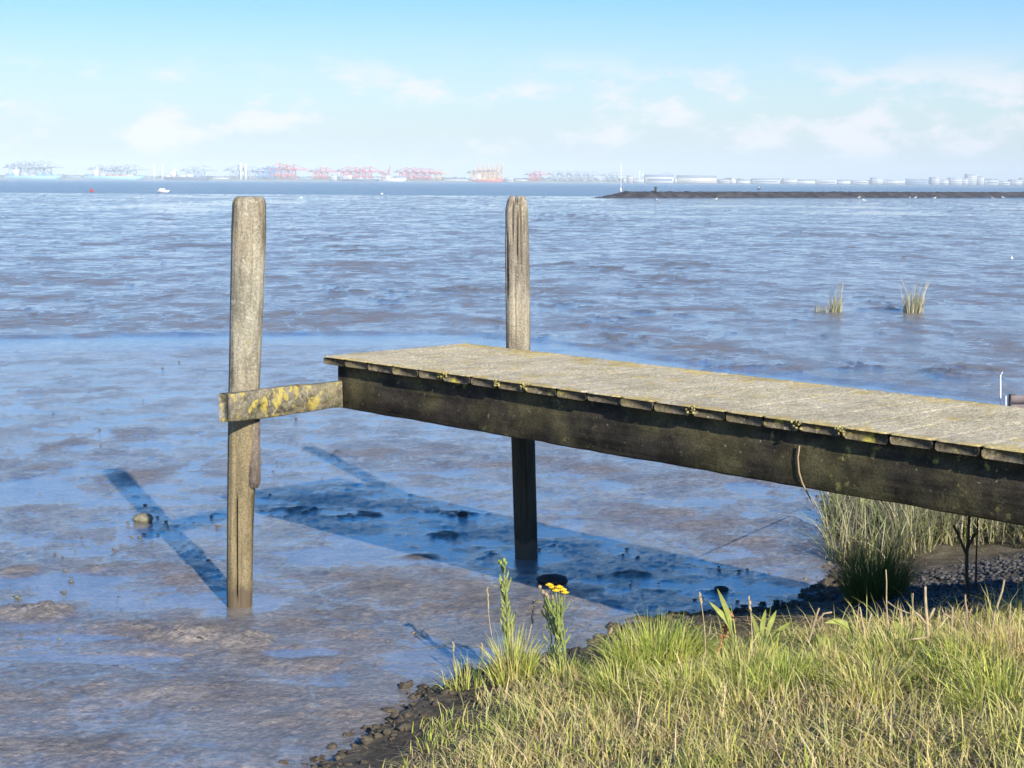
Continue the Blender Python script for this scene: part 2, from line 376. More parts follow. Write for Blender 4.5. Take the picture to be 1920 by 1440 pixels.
def make_water():
    m, nt, b = mat_new('estuary water'); co = geopos(nt)
    n1 = noise(nt, co, 0.35, 5, 0.6, (0.5, 1.6, 1)); n0 = noise(nt, co, 0.02, 3, 0.5, (0.3, 3, 1))
    c = mixc(nt, ramp(nt, n0, 0.4, 0.6), (0.05, 0.12, 0.21), (0.08, 0.155, 0.24))
    link(nt, c, b.inputs['Base Color']); b.inputs['Roughness'].default_value = 0.16; b.inputs['IOR'].default_value = 1.33
    link(nt, bump(nt, n1, 1.4, 0.9), b.inputs['Normal']); return m
M_WATER = make_water()
def make_soil():
    m, nt, b = mat_new('bank soil'); co = geopos(nt)
    n1 = noise(nt, co, 5, 6, 0.6); n2 = noise(nt, co, 45, 5, 0.7)
    c = mixc(nt, ramp(nt, n1, 0.35, 0.65), (0.075, 0.06, 0.042), (0.15, 0.125, 0.085))
    c = mixc(nt, ramp(nt, n2, 0.5, 0.66), c, (0.23, 0.19, 0.13))
    lo = attr(nt, 'low').outputs['Fac']
    th = attr(nt, 'turf').outputs['Fac']
    c = mixc(nt, th, c, mixc(nt, ramp(nt, n2, 0.4, 0.6), (0.16, 0.13, 0.06), (0.42, 0.34, 0.18)))
    c = mixc(nt, lo, c, mixc(nt, ramp(nt, n1, 0.4, 0.6), (0.15, 0.13, 0.075), (0.22, 0.185, 0.12)))
    link(nt, c, b.inputs['Base Color']); b.inputs['Roughness'].default_value = 0.9; b.inputs['Specular IOR Level'].default_value = 0.2
    link(nt, bump(nt, n2, 0.02, 1.0, bump(nt, n1, 0.05, 1.0)), b.inputs['Normal']); return m
M_SOIL = make_soil()
def leafmat(name, trans=0.35, rough=0.55):
    m, nt, b = mat_new(name); a = attr(nt, 'col').outputs['Color']
    n = noise(nt, geopos(nt), 60, 3); c = mixc(nt, 1.0, a, ramp(nt, n, 0.3, 0.7, 0.85, 1.15), 'MULTIPLY')
    link(nt, c, b.inputs['Base Color']); b.inputs['Roughness'].default_value = rough; b.inputs['Specular IOR Level'].default_value = 0.3
    t = nt.nodes.new('ShaderNodeBsdfTranslucent'); link(nt, c, t.inputs[0])
    mix = nt.nodes.new('ShaderNodeMixShader'); mix.inputs[0].default_value = trans
    out = [x for x in nt.nodes if x.type == 'OUTPUT_MATERIAL'][0]
    link(nt, b.outputs[0], mix.inputs[1]); link(nt, t.outputs[0], mix.inputs[2]); link(nt, mix.outputs[0], out.inputs[0]); return m
M_LEAF = leafmat('grass leaf')
M_STRAW = plain('dry straw stem', (0.42, 0.33, 0.19), 0.8, 0.25, 30)
M_STEM = plain('green stem', (0.23, 0.30, 0.08), 0.6, 0.2, 30)
M_YEL = plain('yellow petals', (0.80, 0.52, 0.02), 0.6, 0.15, 200)
M_PINK = plain('faded brown stems', (0.36, 0.27, 0.17), 0.9, 0.2, 200)
M_RED = plain('red brown dock seeds', (0.42, 0.20, 0.08), 0.9, 0.3, 80)
M_STONE = plain('shingle stone', (0.075, 0.07, 0.062), 0.7, 0.7, 14)
M_DARKSTONE = plain('weedy dark stone', (0.03, 0.03, 0.022), 0.6, 0.4, 20)
M_MOSS = plain('yellow moss', (0.36, 0.31, 0.11), 0.95, 0.4, 60)
M_ROCK = plain('breakwater rock', (0.055, 0.052, 0.05), 0.8, 0.6, 0.7)
M_WHITE = plain('white paint', (0.80, 0.80, 0.78), 0.45, 0.06, 2)
M_ALGAE = plain('algae_wood', (0.10, 0.09, 0.08), 0.8, 0.3, 8)
# ---------------------------------------------------------------- shore line and bank
SHORE = [tuple(G(*q)[:2]) for q in ((300, 1640), (560, 1440), (840, 1268), (1080, 1222), (1190, 1165), (1400, 1150), (1500, 1128), (1570, 1085), (1600, 1030), (1560, 985), (1548, 930))] + [(3.3, 14.0), (5.2, 16.3), (7.6, 18.0), (12.5, 22.5), (22, 34), (45, 60)]
def bank_z(X, Y):
    d = line_sd(SHORE, X, Y)
    d = d + 0.10 * fbm(X * 2.2, Y * 2.2, 3)
    slope = 0.235 - 0.155 * sstep(8.6, 10.6, Y)
    z = 0.07 * sstep(-0.06, 0.18, d) - 0.05 + slope * np.clip(d, 0, None)
    top = 0.92 - 0.35 * sstep(9, 12, Y)
    z = np.where(z > top - 0.25, top - 0.25 + 0.25 * np.tanh((z - top + 0.25) / 0.25), z)
    z = z + (0.030 * fbm(X * 5, Y * 5, 5, 0.6) + 0.014 * np.abs(fbm(X * 17, Y * 17, 3, 0.6))) * sstep(-0.15, 0.12, d) - 0.35 * sstep(0.1, -0.8, d)
    return z, d
def grid(nx, ny): 
    i = np.arange((nx - 1) * (ny - 1)); r, c = i // (nx - 1), i % (nx - 1); a = r * nx + c
    return np.stack([a, a + 1, a + nx + 1, a + nx], 1).ravel(), np.full(len(i), 4)
nx, ny = 520, 560
gx = np.concatenate([np.linspace(-3.5, 7.5, 430), 7.5 + np.linspace(0, 1, nx - 429)[1:] ** 2 * 60]); gy = np.concatenate([np.linspace(-3, 3, 60), np.linspace(3, 20, ny - 110 + 1)[1:], 20 + np.linspace(0, 1, 51)[1:] ** 2 * 45])
BX, BY = np.meshgrid(gx, gy); BX, BY = BX.ravel(), BY.ravel(); BZ, BD = bank_z(BX, BY)
lp, ct = grid(nx, len(gy))
keep = (BD > -0.7); kf = keep[lp.reshape(-1, 4)].any(1)
lp = lp.reshape(-1, 4)[kf]; used = np.unique(lp); remap = np.full(len(BX), -1); remap[used] = np.arange(len(used))
low = sstep(0.35, 0.02, BD) * 1.0 + sstep(9.6, 10.6, BY) * 0.8
tag(npmesh('bank', np.stack([BX, BY, BZ], 1)[used], remap[lp].ravel(), np.full(len(lp), 4), M_SOIL, smooth=True, attrs={'low': np.clip(low, 0, 1)[used], 'turf': (sstep(.45, .8, BD) * sstep(8.1, 7.5, BY))[used]}), kind='structure')
# ---------------------------------------------------------------- mud flat
def ell(px, py, wpx, hpx, rot=0.0):
    """mud patch: centre and half sizes given as read off the photo, laid out on the ground"""
    c = G(px, py); a = G(px + wpx, py); b = G(px, py - hpx); b2 = G(px, py + hpx)
    return c[0], c[1], abs(a[0] - c[0]), abs(b[1] - b2[1]) / 2, rot
rows, cols_ = 1000, 620
yy = 1.0 / np.linspace(1 / 3.6, 1 / 285.0, rows)
tt = np.linspace(-1, 1, cols_)
MX = (tt[None, :] * (0.375 * yy[:, None] + 1.0)); MY = np.repeat(yy[:, None], cols_, 1)
MX, MY = MX.ravel(), MY.ravel()
CH = [tuple(G(*q)[:2]) for q in ((-900, 650), (0, 633), (300, 628), (600, 626), (880, 626), (1100, 650), (1300, 680), (1600, 718), (1850, 745), (2100, 790))]
cdist = line_sd(CH, MX, MY)              # positive: this side (near), negative: the upper flat
near = sstep(-0.15, 0.15, cdist)
wob = fbm(MX * 0.35, MY * 0.35, 4)
f_a = fbm(MX * 0.9 + 4, MY * 0.9, 5, 0.55); f_b = fbm(MX * 3.1, MY * 3.1 + 7, 4); f_c = fbm(MX * 11, MY * 11, 3)
f_big = fbm(MX * 0.12 + 3, MY * 0.12, 3)
dryness = np.zeros(len(MX))
def blob(x, y, a, b, rot=0, soft=0.5, amt=1.0, wig=0.45):
    dx, dy = MX - x, MY - y
    q = np.sqrt((dx / a) ** 2 + (dy / b) ** 2) + wig * fbm(MX * 1.1 / max(a, 0.3) + x, MY * 1.1 / max(b, 0.3) + y, 4)
    return amt * sstep(1.0 + soft * 0.5, 1.0 - soft, q)
# brown patches standing just out of the film, near and middle ground
for q in ((110, 838, 35, 14), (85, 880, 45, 14), (245, 893, 55, 16), (200, 850, 40, 10), (250, 810, 40, 8),
          (700, 850, 90, 16), (820, 853, 130, 20), (1040, 862, 60, 14), (870, 872, 120, 10), (1120, 880, 90, 10),
          (1270, 905, 120, 16), (1400, 900, 110, 14), (1330, 985, 120, 18), (1450, 975, 90, 14), (1230, 960, 110, 10), (1500, 1030, 120, 26), (1380, 1010, 90, 20),
          (860, 1120, 180, 44), (700, 1110, 170, 34), (1030, 1140, 130, 34), (600, 1165, 120, 26), (650, 1180, 70, 18), (900, 1150, 90, 20),
          (370, 1190, 120, 30), (60, 1150, 75, 20), (220, 1180, 90, 14), (330, 1080, 60, 14), (20, 1075, 45, 10), (180, 1066, 40, 8),
          (600, 1245, 70, 14), (400, 1225, 140, 20), (300, 1065, 90, 12), (1060, 1240, 90, 12), (250, 1300, 300, 26), (650, 1350, 200, 30), (120, 1400, 200, 24)):
    x, y, a, b, _ = ell(*q); dryness = np.maximum(dryness, blob(x, y, a, b * 1.1, wig=0.95, soft=0.85) * (0.66 if q[1] > 1060 else 0.50))
# rough clumpy mud on the upper flat
rough_m = np.zeros(len(MX))
for q in ((1100, 410, 120, 6), (1000, 430, 90, 5), (640, 548, 70, 10), (740, 555, 45, 16), (1140, 610, 60, 13), (1180, 640, 55, 12), (1340, 690, 60, 10), (1250, 530, 90, 10),
          (1120, 505, 110, 10), (860, 545, 60, 8), (700, 470, 110, 8), (620, 445, 90, 6), (1280, 500, 80, 8), (1450, 690, 50, 8), (1600, 690, 60, 8), (1790, 700, 80, 8), (1640, 570, 45, 12), (1560, 440, 180, 5), (380, 462, 110, 5), (1050, 572, 80, 8), (1230, 590, 60, 7)):
    x, y, a, b, _ = ell(*q); rough_m = np.maximum(rough_m, blob(x, y, a, b * 1.3, wig=1.2, soft=0.9) * 0.85)
brk = fbm(MX * 2.2 + 31, MY * 1.6, 5, 0.65)
brk = brk * sstep(60, 30, MY) + fbm(MX * 0.9, MY * 0.5 + 5, 5, 0.65) * sstep(30, 60, MY)
rough_m = rough_m * sstep(-0.12, 0.28, brk)
sct = sstep(0.30, 0.55, fbm(MX * 1.3 - 8, MY * 0.8, 5, 0.6)) * 0.6 * (1 - near)
rough_m = np.maximum(rough_m, sct)
# long brown bands on the left of the upper flat
band = np.zeros(len(MX))
for q in ((170, 522, 420, 12), (200, 605, 520, 17), (700, 500, 260, 10), (620, 598, 300, 12), (100, 560, 200, 6), (1150, 550, 300, 8)):
    x, y, a, b, _ = ell(*q); band = np.maximum(band, blob(x, y, a, b, wig=0.5, soft=0.8) * 0.62)
upper = 1 - near
wet = 0.66 + 0.16 * f_a + 0.10 * f_b
wet = wet - 0.10 * upper + 0.10 * upper * fbm(MX * 0.5, MY * 0.25 + 9, 4) * 2
pool = sstep(0.0, 0.35, cdist) * sstep(5.2, 1.2, cdist + 0.9 * wob) * sstep(12, 16, MY)
wet = np.maximum(wet, 0.95 * pool)
wet = np.maximum(wet, 0.92 * sstep(30, 120, MY) * (0.6 + 0.5 * fbm(MX * 0.05, MY * 0.05, 3)))
for q in ((40, 925, 130, 34), (650, 1040, 150, 16), (70, 1175, 55, 9), (560, 1225, 90, 12), (130, 1195, 120, 9), (1400, 915, 50, 16), (1170, 830, 60, 14), (1330, 940, 60, 9), (1530, 970, 40, 18), (200, 1235, 200, 12), (860, 1230, 160, 16)):
    x, y, a, b, _ = ell(*q); wet = np.maximum(wet, blob(x, y, a, b, soft=0.3) * 1.0)
wet = wet * (1 - dryness) + dryness * (0.14 + 0.12 * f_b)
wet = wet * (1 - band) + band * (0.28 + 0.1 * f_a)
wet = wet * (1 - rough_m) + rough_m * 0.10
fg = sstep(9.8, 8.2, MY)                 # the nearest mud is drier and browner
wet = wet - 0.16 * fg * sstep(-0.2, 0.3, f_a)
wet = np.clip(wet, 0, 1.05)
f_d = fbm(MX * 24, MY * 24, 3, 0.6)
nearf = sstep(26, 12, MY)
lv = (0.345 - 0.5 * wet) + nearf * (0.17 * fbm(MX * 1.7 + 11, MY * 2.3, 6, 0.62) + 0.05 * f_c + 0.02 * f_d) + 0.10 * (1 - nearf) * f_a
poolm = sstep(0.008, -0.006, lv)
wet = np.where(lv < 0, np.maximum(wet, 0.85), wet) * 1.0
wet = wet + nearf * (poolm * (1.02 - wet) * 0.9 - (1 - poolm) * 0.03)
for pb_ in (G(449, 1135), G(987, 1045)):
    rr_ = np.hypot(MX - pb_[0], (MY - pb_[1]) * 0.8) + .14 * f_b + .05 * f_a; kk = sstep(.26, .16, rr_); wet = wet * (1 - kk) + 1.02 * kk; lv = lv * (1 - kk) - .02 * kk
mid = sstep(9, 26, MY) * 0.85 * (1 - pool * 0.8) + 0.1
wet = np.clip(wet, 0, 1.05)
fade = sstep(120, 20, MY)
h = np.maximum(lv, 0) * 0.085 + nearf * np.clip(lv * 12, 0, 1) * (0.0028 * f_c + 0.0022 * f_d + 0.003 * f_b) + (1 - nearf) * (0.012 * f_a + 0.006 * f_b)
h = h + rough_m * (0.012 + 0.05 * np.abs(f_b)) * fade + 0.02 * upper
# heaps and lumps in the foreground
for q, hh in (((350, 1192, 80, 17), .075), ((455, 1200, 50, 14), .055), ((45, 1150, 55, 11), .05), ((110, 1147, 40, 9), .05), ((255, 1178, 40, 7), .02), ((1010, 1148, 30, 9), .03), ((20, 1072, 36, 6), .02), ((180, 1065, 26, 5), .02), ((500, 1243, 25, 6), .03)):
    x, y, a, b, _ = ell(*q); k = blob(x, y, a, b, wig=0.7, soft=0.7); h = h + 0.42 * hh * k * (0.45 + 1.3 * np.abs(f_c) + 0.5 * f_b + 0.55 * f_d); wet = wet * (1 - 0.9 * k)
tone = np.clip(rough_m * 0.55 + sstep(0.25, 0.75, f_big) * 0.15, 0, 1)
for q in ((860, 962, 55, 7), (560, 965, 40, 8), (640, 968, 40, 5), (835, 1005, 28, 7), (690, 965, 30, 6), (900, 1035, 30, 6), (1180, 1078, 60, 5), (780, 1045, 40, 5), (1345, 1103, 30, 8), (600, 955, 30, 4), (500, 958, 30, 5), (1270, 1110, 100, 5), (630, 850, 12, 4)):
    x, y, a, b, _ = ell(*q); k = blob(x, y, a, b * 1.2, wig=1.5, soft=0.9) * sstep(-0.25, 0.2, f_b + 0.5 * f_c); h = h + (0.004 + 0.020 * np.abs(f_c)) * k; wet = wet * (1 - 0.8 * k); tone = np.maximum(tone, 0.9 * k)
bz, bd = bank_z(MX, MY)
h = np.where(bd > 0.5, -0.15, h)
h = h - 0.03 * sstep(240, 285, MY)
lp, ct = grid(cols_, rows)
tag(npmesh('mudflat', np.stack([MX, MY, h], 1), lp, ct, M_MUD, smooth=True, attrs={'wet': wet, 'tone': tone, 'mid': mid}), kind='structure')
mb = MB(); nc_ = 0
while nc_ < 420:
    px = random.uniform(-60, 1700); py = 660 + 620 * random.random() ** .8; p = G(px, py, 0.0)
    if float(fbm(np.array([p[0] * .55]), np.array([p[1] * .55 + 3]), 3)[0]) + random.gauss(0, .22) < .42: nc_ += .08; continue
    if line_sd(SHORE, np.array([p[0]]), np.array([p[1]]))[0] > -.1: continue
    r_ = min(.022, .003 + abs(random.gauss(0, .0055))); mb.ball((p[0], p[1], .006 + r_ * .1), (r_ * random.uniform(1, 2), r_ * random.uniform(.8, 1.3), r_ * .6), 6, 4, .35); nc_ += 1
tag(mb.build('mud_crumbs', plain('dark mud crumbs', (0.17, 0.155, 0.12), .6, .4, 20)), 'small crumbs and casts of dark mud strewn over the wet flat', 'mud crumbs', kind='stuff')
# the rest of the estuary bed and the water channel beyond the flat
M_BED = plain('estuary bed mud', (0.2, 0.165, 0.145), 0.5, 0.15, 0.3)
wv = [(-9000, 246, -.012), (9000, 246, -.012), (9000, 9000, -.012), (-9000, 9000, -.012)]
tag(npmesh('water', wv, [0, 1, 2, 3], [4], M_WATER), kind='structure')
tag(npmesh('estuary_bed', [(-9000, -600, -.2), (9000, -600, -.2), (9000, 9000, -.2), (-9000, 9000, -.2)], [0, 1, 2, 3], [4], M_BED), kind='structure')
# ---------------------------------------------------------------- jetty
ZD = 1.407
c0 = G(605, 668.5, ZD); c2 = G(1920, 849, ZD)
u = (c2 - c0); u[2] = 0; u /= np.linalg.norm(u); nrm = np.array([-u[1], u[0], 0.0])
if nrm[1] < 0: nrm = -nrm
WD = 1.185; LEN = 6.6
AX = np.array([u, nrm, [0, 0, 1.0]])
def J(s, w, z): return c0 + u * s + nrm * w + np.array([0, 0, z - c0[2]])
jetty = empty('jetty', J(0, 0, 0), 'weathered wooden jetty with gritty sand-coloured deck on dark beam, standing over the wet mud', 'jetty')
def plankbox(name, s0, s1, w0, w1, z0, z1, mat, bev=0.004, jit=0.0, sub=(1, 14, 1)):
    """board with slightly uneven edges"""
    ns, nw, nz = sub; V = []; F = []
    mb = MB(); mb.box(J((s0 + s1) / 2, (w0 + w1) / 2, (z0 + z1) / 2), ((s1 - s0) / 2, (w1 - w0) / 2, (z1 - z0) / 2), AX, bev)
    return mb
def beam_mesh(name, s0, s1, w0, w1, z0, z1, mat, seg=60, amp=0.004, parent=jetty, along=0):
    """long timber with worn wavy edges: chamfered section swept along it"""
    V, F = [], []
    b = 0.010
    if along == 0: prof = [(w0 + b, z0), (w1 - b, z0), (w1, z0 + b), (w1, z1 - b), (w1 - b, z1), (w0 + b, z1), (w0, z1 - b), (w0, z0 + b)]
    else: prof = [(s0 + b, z0), (s1 - b, z0), (s1, z0 + b), (s1, z1 - b), (s1 - b, z1), (s0 + b, z1), (s0, z1 - b), (s0, z0 + b)]
    a0, a1 = (s0, s1) if along == 0 else (w0, w1)
    k = len(prof)
    for i in range(seg + 1):
        t = a0 + (a1 - a0) * i / seg
        for j, (p, z) in enumerate(prof):
            e = amp * float(fbm(np.array([t * 3.0 + j * 7.7]), np.array([p * 9.0 + z * 5]), 3)[0])
            e2 = amp * float(fbm(np.array([t * 4.0 - j * 3.1]), np.array([p * 2.0 + 11]), 3)[0])
            V.append(J(t, p + e2, z + e) if along == 0 else J(p + e2, t, z + e))
    for i in range(seg):
        for j in range(k):
            j2 = (j + 1) % k; F.append((i * k + j, i * k + j2, (i + 1) * k + j2, (i + 1) * k + j))
    F += [tuple(range(k)), tuple(seg * k + j for j in range(k))[::-1]]
    mb = MB(); mb.add(V, F); return mb.build(name, mat, parent)
OV = 0.054
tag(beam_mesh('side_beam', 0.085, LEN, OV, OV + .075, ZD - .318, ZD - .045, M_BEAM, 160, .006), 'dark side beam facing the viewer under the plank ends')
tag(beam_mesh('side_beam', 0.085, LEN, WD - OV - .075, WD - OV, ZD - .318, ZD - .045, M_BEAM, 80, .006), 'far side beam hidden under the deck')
for sx in (0.14, 1.9, 3.7, 5.6):
    beam_mesh('joist', sx, sx + .07, OV + .079, WD - OV - .079, ZD - .22, ZD - .05, M_BEAM, 10, .003, along=1)
# planks
seams = [0.0]
while seams[-1] < LEN: seams.append(seams[-1] + random.uniform(0.205, 0.25))
for a, b_ in zip(seams[:-1], seams[1:]):
    w0 = random.uniform(-0.012, 0.006); dz = random.uniform(-0.003, 0.002)
    beam_mesh('deck_plank', a + random.uniform(.004, .010), b_ - random.uniform(.003, .009), w0, WD + random.uniform(-.006, .012), ZD - random.uniform(.041, .045) + dz, ZD - .002 + dz, M_PLANK, 14, .004, along=1)
# gritty covering over the planks, with ragged lips
na, nb = 520, 110
S_, W_ = np.meshgrid(np.linspace(-0.006, LEN, na), np.linspace(-0.010, WD + .008, nb)); S_, W_ = S_.ravel(), W_.ravel()
edge = np.maximum(sstep(0.10, 0.0, W_), sstep(0.34, 0.0, WD - W_) * 1.0)
seam_d = np.min(np.abs(S_[:, None] - np.array(seams)[None, :]), 1)
top = ZD + 0.006 + 0.0030 * fbm(S_ * 9, W_ * 9, 4) + 0.0045 * fbm(S_ * 32, W_ * 32, 3) + 0.004 * edge * np.abs(fbm(S_ * 14, W_ * 14, 3)) - 0.0055 * sstep(0.010, 0.0, seam_d)
wj = W_ + np.where(W_ < 0.0, 0.007 * fbm(S_ * 24, W_ * 0 + 3, 3) + 0.012 * sstep(0.018, 0.004, seam_d), 0) + np.where(W_ > WD - .003, 0.012 * fbm(S_ * 18, W_ * 0 + 9, 3), 0)
Pt = np.array([c0]) + S_[:, None] * u + wj[:, None] * nrm; Pt[:, 2] = top
lpd, _ = grid(na, nb)
rim = list(range(na)) + [na - 1 + na * i for i in range(1, nb)] + [nb * na - 2 - i for i in range(na - 1)] + [na * (nb - 2 - i) for i in range(nb - 2)]
nv = len(Pt); low_r = Pt[rim].copy(); low_r[:, 2] = ZD + 0.0005
Vd = np.concatenate([Pt, low_r]); lf = list(lpd); cf_ = [4] * ((na - 1) * (nb - 1))
for i in range(len(rim)):
    j = (i + 1) % len(rim); lf += [rim[j], rim[i], nv + i, nv + j]; cf_.append(4)
dk = npmesh('deck_surface', Vd - np.array(jetty.location), lf, cf_, M_DECK, jetty, smooth=True, attrs={'edge': np.concatenate([edge, edge[rim]])})
tag(dk, 'sand-coloured gritty deck surface')
# posts
def post(name, base, pts, seg, rings, mat, sq=0.25, cracks=(), jag=0.0, label=None, seed=0.0, rot=0.0, taper_top=0.0):
    """pts: (z, dx, dy, radius); rounded section swept upwards, grooved, the top worn"""
    zs = [p[0] for p in pts]; V = []; F = []
    ztop = zs[-1]
    for i in range(rings + 1):
        z = zs[0] + (ztop - zs[0]) * i / rings
        cx = np.interp(z, zs, [p[1] for p in pts]); cy = np.interp(z, zs, [p[2] for p in pts]); r = np.interp(z, zs, [p[3] for p in pts])
        for k in range(seg):
            t = 2 * math.pi * k / seg; tt_ = t - rot
            e = (abs(math.cos(tt_)) ** 4 + abs(math.sin(tt_)) ** 4) ** -0.25; rr = r * (1 + sq * (e - 1))
            g = float(fbm(np.array([t * 5.2 + seed]), np.array([z * 0.9 + seed]), 3)[0]); g2 = float(pn(np.array([math.cos(t) * 9 + seed]), np.array([math.sin(t) * 9 + z * 1.2]))[()][0])
            rr *= 1 + 0.035 * g + 0.045 * g2
            zz = z
            for (ca, z0, z1, dep, wd, sl_) in cracks:
                a = (t - (ca + sl_ * (z - z0)) + math.pi) % (2 * math.pi) - math.pi
                if z0 - .03 < z < z1 + .03:
                    q = min(1, max(0, (z - z0 + .03) / .08)) * min(1, max(0, (z1 + .03 - z) / .08))
                    rr -= dep * q * math.exp(-(a / wd) ** 2)
            tf = max(0.0, (z - (ztop - 0.14)) / 0.14)
            if taper_top: rr *= 1 - taper_top * tf ** 2 * (0.7 + 0.6 * g)
            if jag:
                j = float(pn(np.array([t * 3.1 + seed]), np.array([seed * 2.2]))[0]) + 0.9 * float(pn(np.array([t * 7.0]), np.array([seed]))[0])
                zz = z - tf * jag * (0.35 + max(0, j) * 1.5)
            if i > rings - 3: rr *= (0.965, 0.90, 0.80)[i - rings + 2]
            V.append((base[0] + cx + rr * math.cos(t), base[1] + cy + rr * math.sin(t), zz))
    for i in range(rings):
        for k in range(seg):
            k2 = (k + 1) % seg; F.append((i * seg + k, i * seg + k2, (i + 1) * seg + k2, (i + 1) * seg + k))
    cx, cy = pts[-1][1], pts[-1][2]
    V.append((base[0] + cx, base[1] + cy, ztop - jag * 0.55 - 0.004)); o = rings * seg
    for k in range(seg): F.append((o + k, o + (k + 1) % seg, len(V) - 1))
    mb = MB(); mb.add(V, F); ob = mb.build(name, mat, jetty, smooth=True); tag(ob, label); return ob
lb = G(449, 1135); rb = G(987, 1045)
post('post', lb, [(-0.25, -.008, 0, .073), (0.0, 0.0, 0, .074), (0.5, .012, 0, .077), (1.25, .044, 0, .088), (1.8, .070, 0, .094), (2.2, .086, 0, .098), (2.405, .092, 0, .093)], 96, 190, M_POST, 0.45,
     cracks=((-1.63, 0.05, 0.66, .055, .085, -0.25), (-1.25, 1.75, 2.28, .012, .05, 0), (-1.9, 0.25, 0.95, .010, .06, 0.1), (-1.35, 0.0, 0.5, .01, .06, 0)), label='grey lichened post standing left of the deck', seed=1.7, rot=0.15)
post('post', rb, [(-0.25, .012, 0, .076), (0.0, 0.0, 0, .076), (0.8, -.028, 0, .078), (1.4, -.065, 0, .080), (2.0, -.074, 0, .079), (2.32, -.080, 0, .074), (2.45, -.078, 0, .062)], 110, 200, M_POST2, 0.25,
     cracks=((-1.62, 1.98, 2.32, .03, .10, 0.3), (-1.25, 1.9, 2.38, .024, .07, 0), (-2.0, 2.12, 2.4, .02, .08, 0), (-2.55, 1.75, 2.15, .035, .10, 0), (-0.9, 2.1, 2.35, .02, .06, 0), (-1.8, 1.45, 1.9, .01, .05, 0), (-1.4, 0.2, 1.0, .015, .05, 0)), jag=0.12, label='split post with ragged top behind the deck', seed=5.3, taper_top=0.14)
# crossbeam that ties the left post to the side beam: it lies on the post's right-hand face
pc = lb + np.array([.042, 0, 0])
Bq = J(0.115, 0.034, 0); dq = np.array(nrm)
for _ in range(6):
    mq = np.array([dq[1], -dq[0], 0.0])
    if mq[1] > 0: mq = -mq
    P1 = pc + mq * 0.122; dq = Bq - P1; dq[2] = 0; dq /= np.linalg.norm(dq)
Aq = P1 - dq * 0.34; Lq = np.linalg.norm((Bq - Aq)[:2]); mb = MB(); V, F = [], []
prof = [(-.031, 1.136), (-.023, 1.128), (.023, 1.128), (.031, 1.136), (.031, 1.285), (.023, 1.293), (-.023, 1.293), (-.031, 1.285)]
for i in range(41):
    t_ = Lq * i / 40
    for j_, (p_, z_) in enumerate(prof):
        e = 0.010 * float(fbm(np.array([t_ * 3.0 + j_ * 7.7]), np.array([p_ * 9 + z_ * 5]), 3)[0]); e2 = .008 * float(fbm(np.array([t_ * 4.0 - j_ * 3.1]), np.array([p_ * 2.0 + 11]), 3)[0])
        q_ = Aq + dq * t_ + mq * (p_ + e2); V.append((q_[0], q_[1], z_ + e + 0.020 - 0.052 * i / 40))
for i in range(40):
    for j_ in range(8): F.append((i * 8 + j_, i * 8 + (j_ + 1) % 8, (i + 1) * 8 + (j_ + 1) % 8, (i + 1) * 8 + j_))
F += [tuple(range(8)), tuple(320 + j_ for j_ in range(8))[::-1]]
mb.add(V, F); cb = mb.build('crossbeam', M_CROSS, jetty)
tag(cb, 'crossbeam with yellow lichen between left post and deck')
# batten under the crossbeam on the post
tip = pc + u * 0.02
mb = MB()
bb0 = lb + np.array([.030, 0, 0]) + np.array([.072, -.035, 0])
prof = [(-.036, 1.12), (.036, 1.12), (.036, .755), (.018, .715), (-.018, .715), (-.036, .74)]
ax_r = np.array([.93, .36, 0]); ax_f = np.array([.36, -.93, 0])
V = [bb0 + ax_r * a + ax_f * d + [0, 0, z] for d in (-.022, .022) for (a, z) in prof]
n_ = len(prof); F = [tuple(range(n_))[::-1], tuple(range(n_, 2 * n_))] + [(i, (i + 1) % n_, n_ + (i + 1) % n_, n_ + i) for i in range(n_)]
mb.add(V, F); tag(mb.build('batten', M_BATTEN, jetty), 'short brown batten nailed below the crossbeam')
# moss clumps hanging at plank seams
for k, sm in enumerate([s for s in seams if 0.5 < s < 5.6]):
    if random.random() < 0.3:
        mb = MB()
        for _ in range(12):
            mb.ball(J(sm + random.gauss(0, .018), -0.006 + random.uniform(-.006, .008), ZD - random.uniform(-.006, .030)), [random.uniform(.004, .010), .006, random.uniform(.004, .009)], 7, 5, .4)
        mb.build('moss_clump', M_MOSS, jetty, smooth=True)
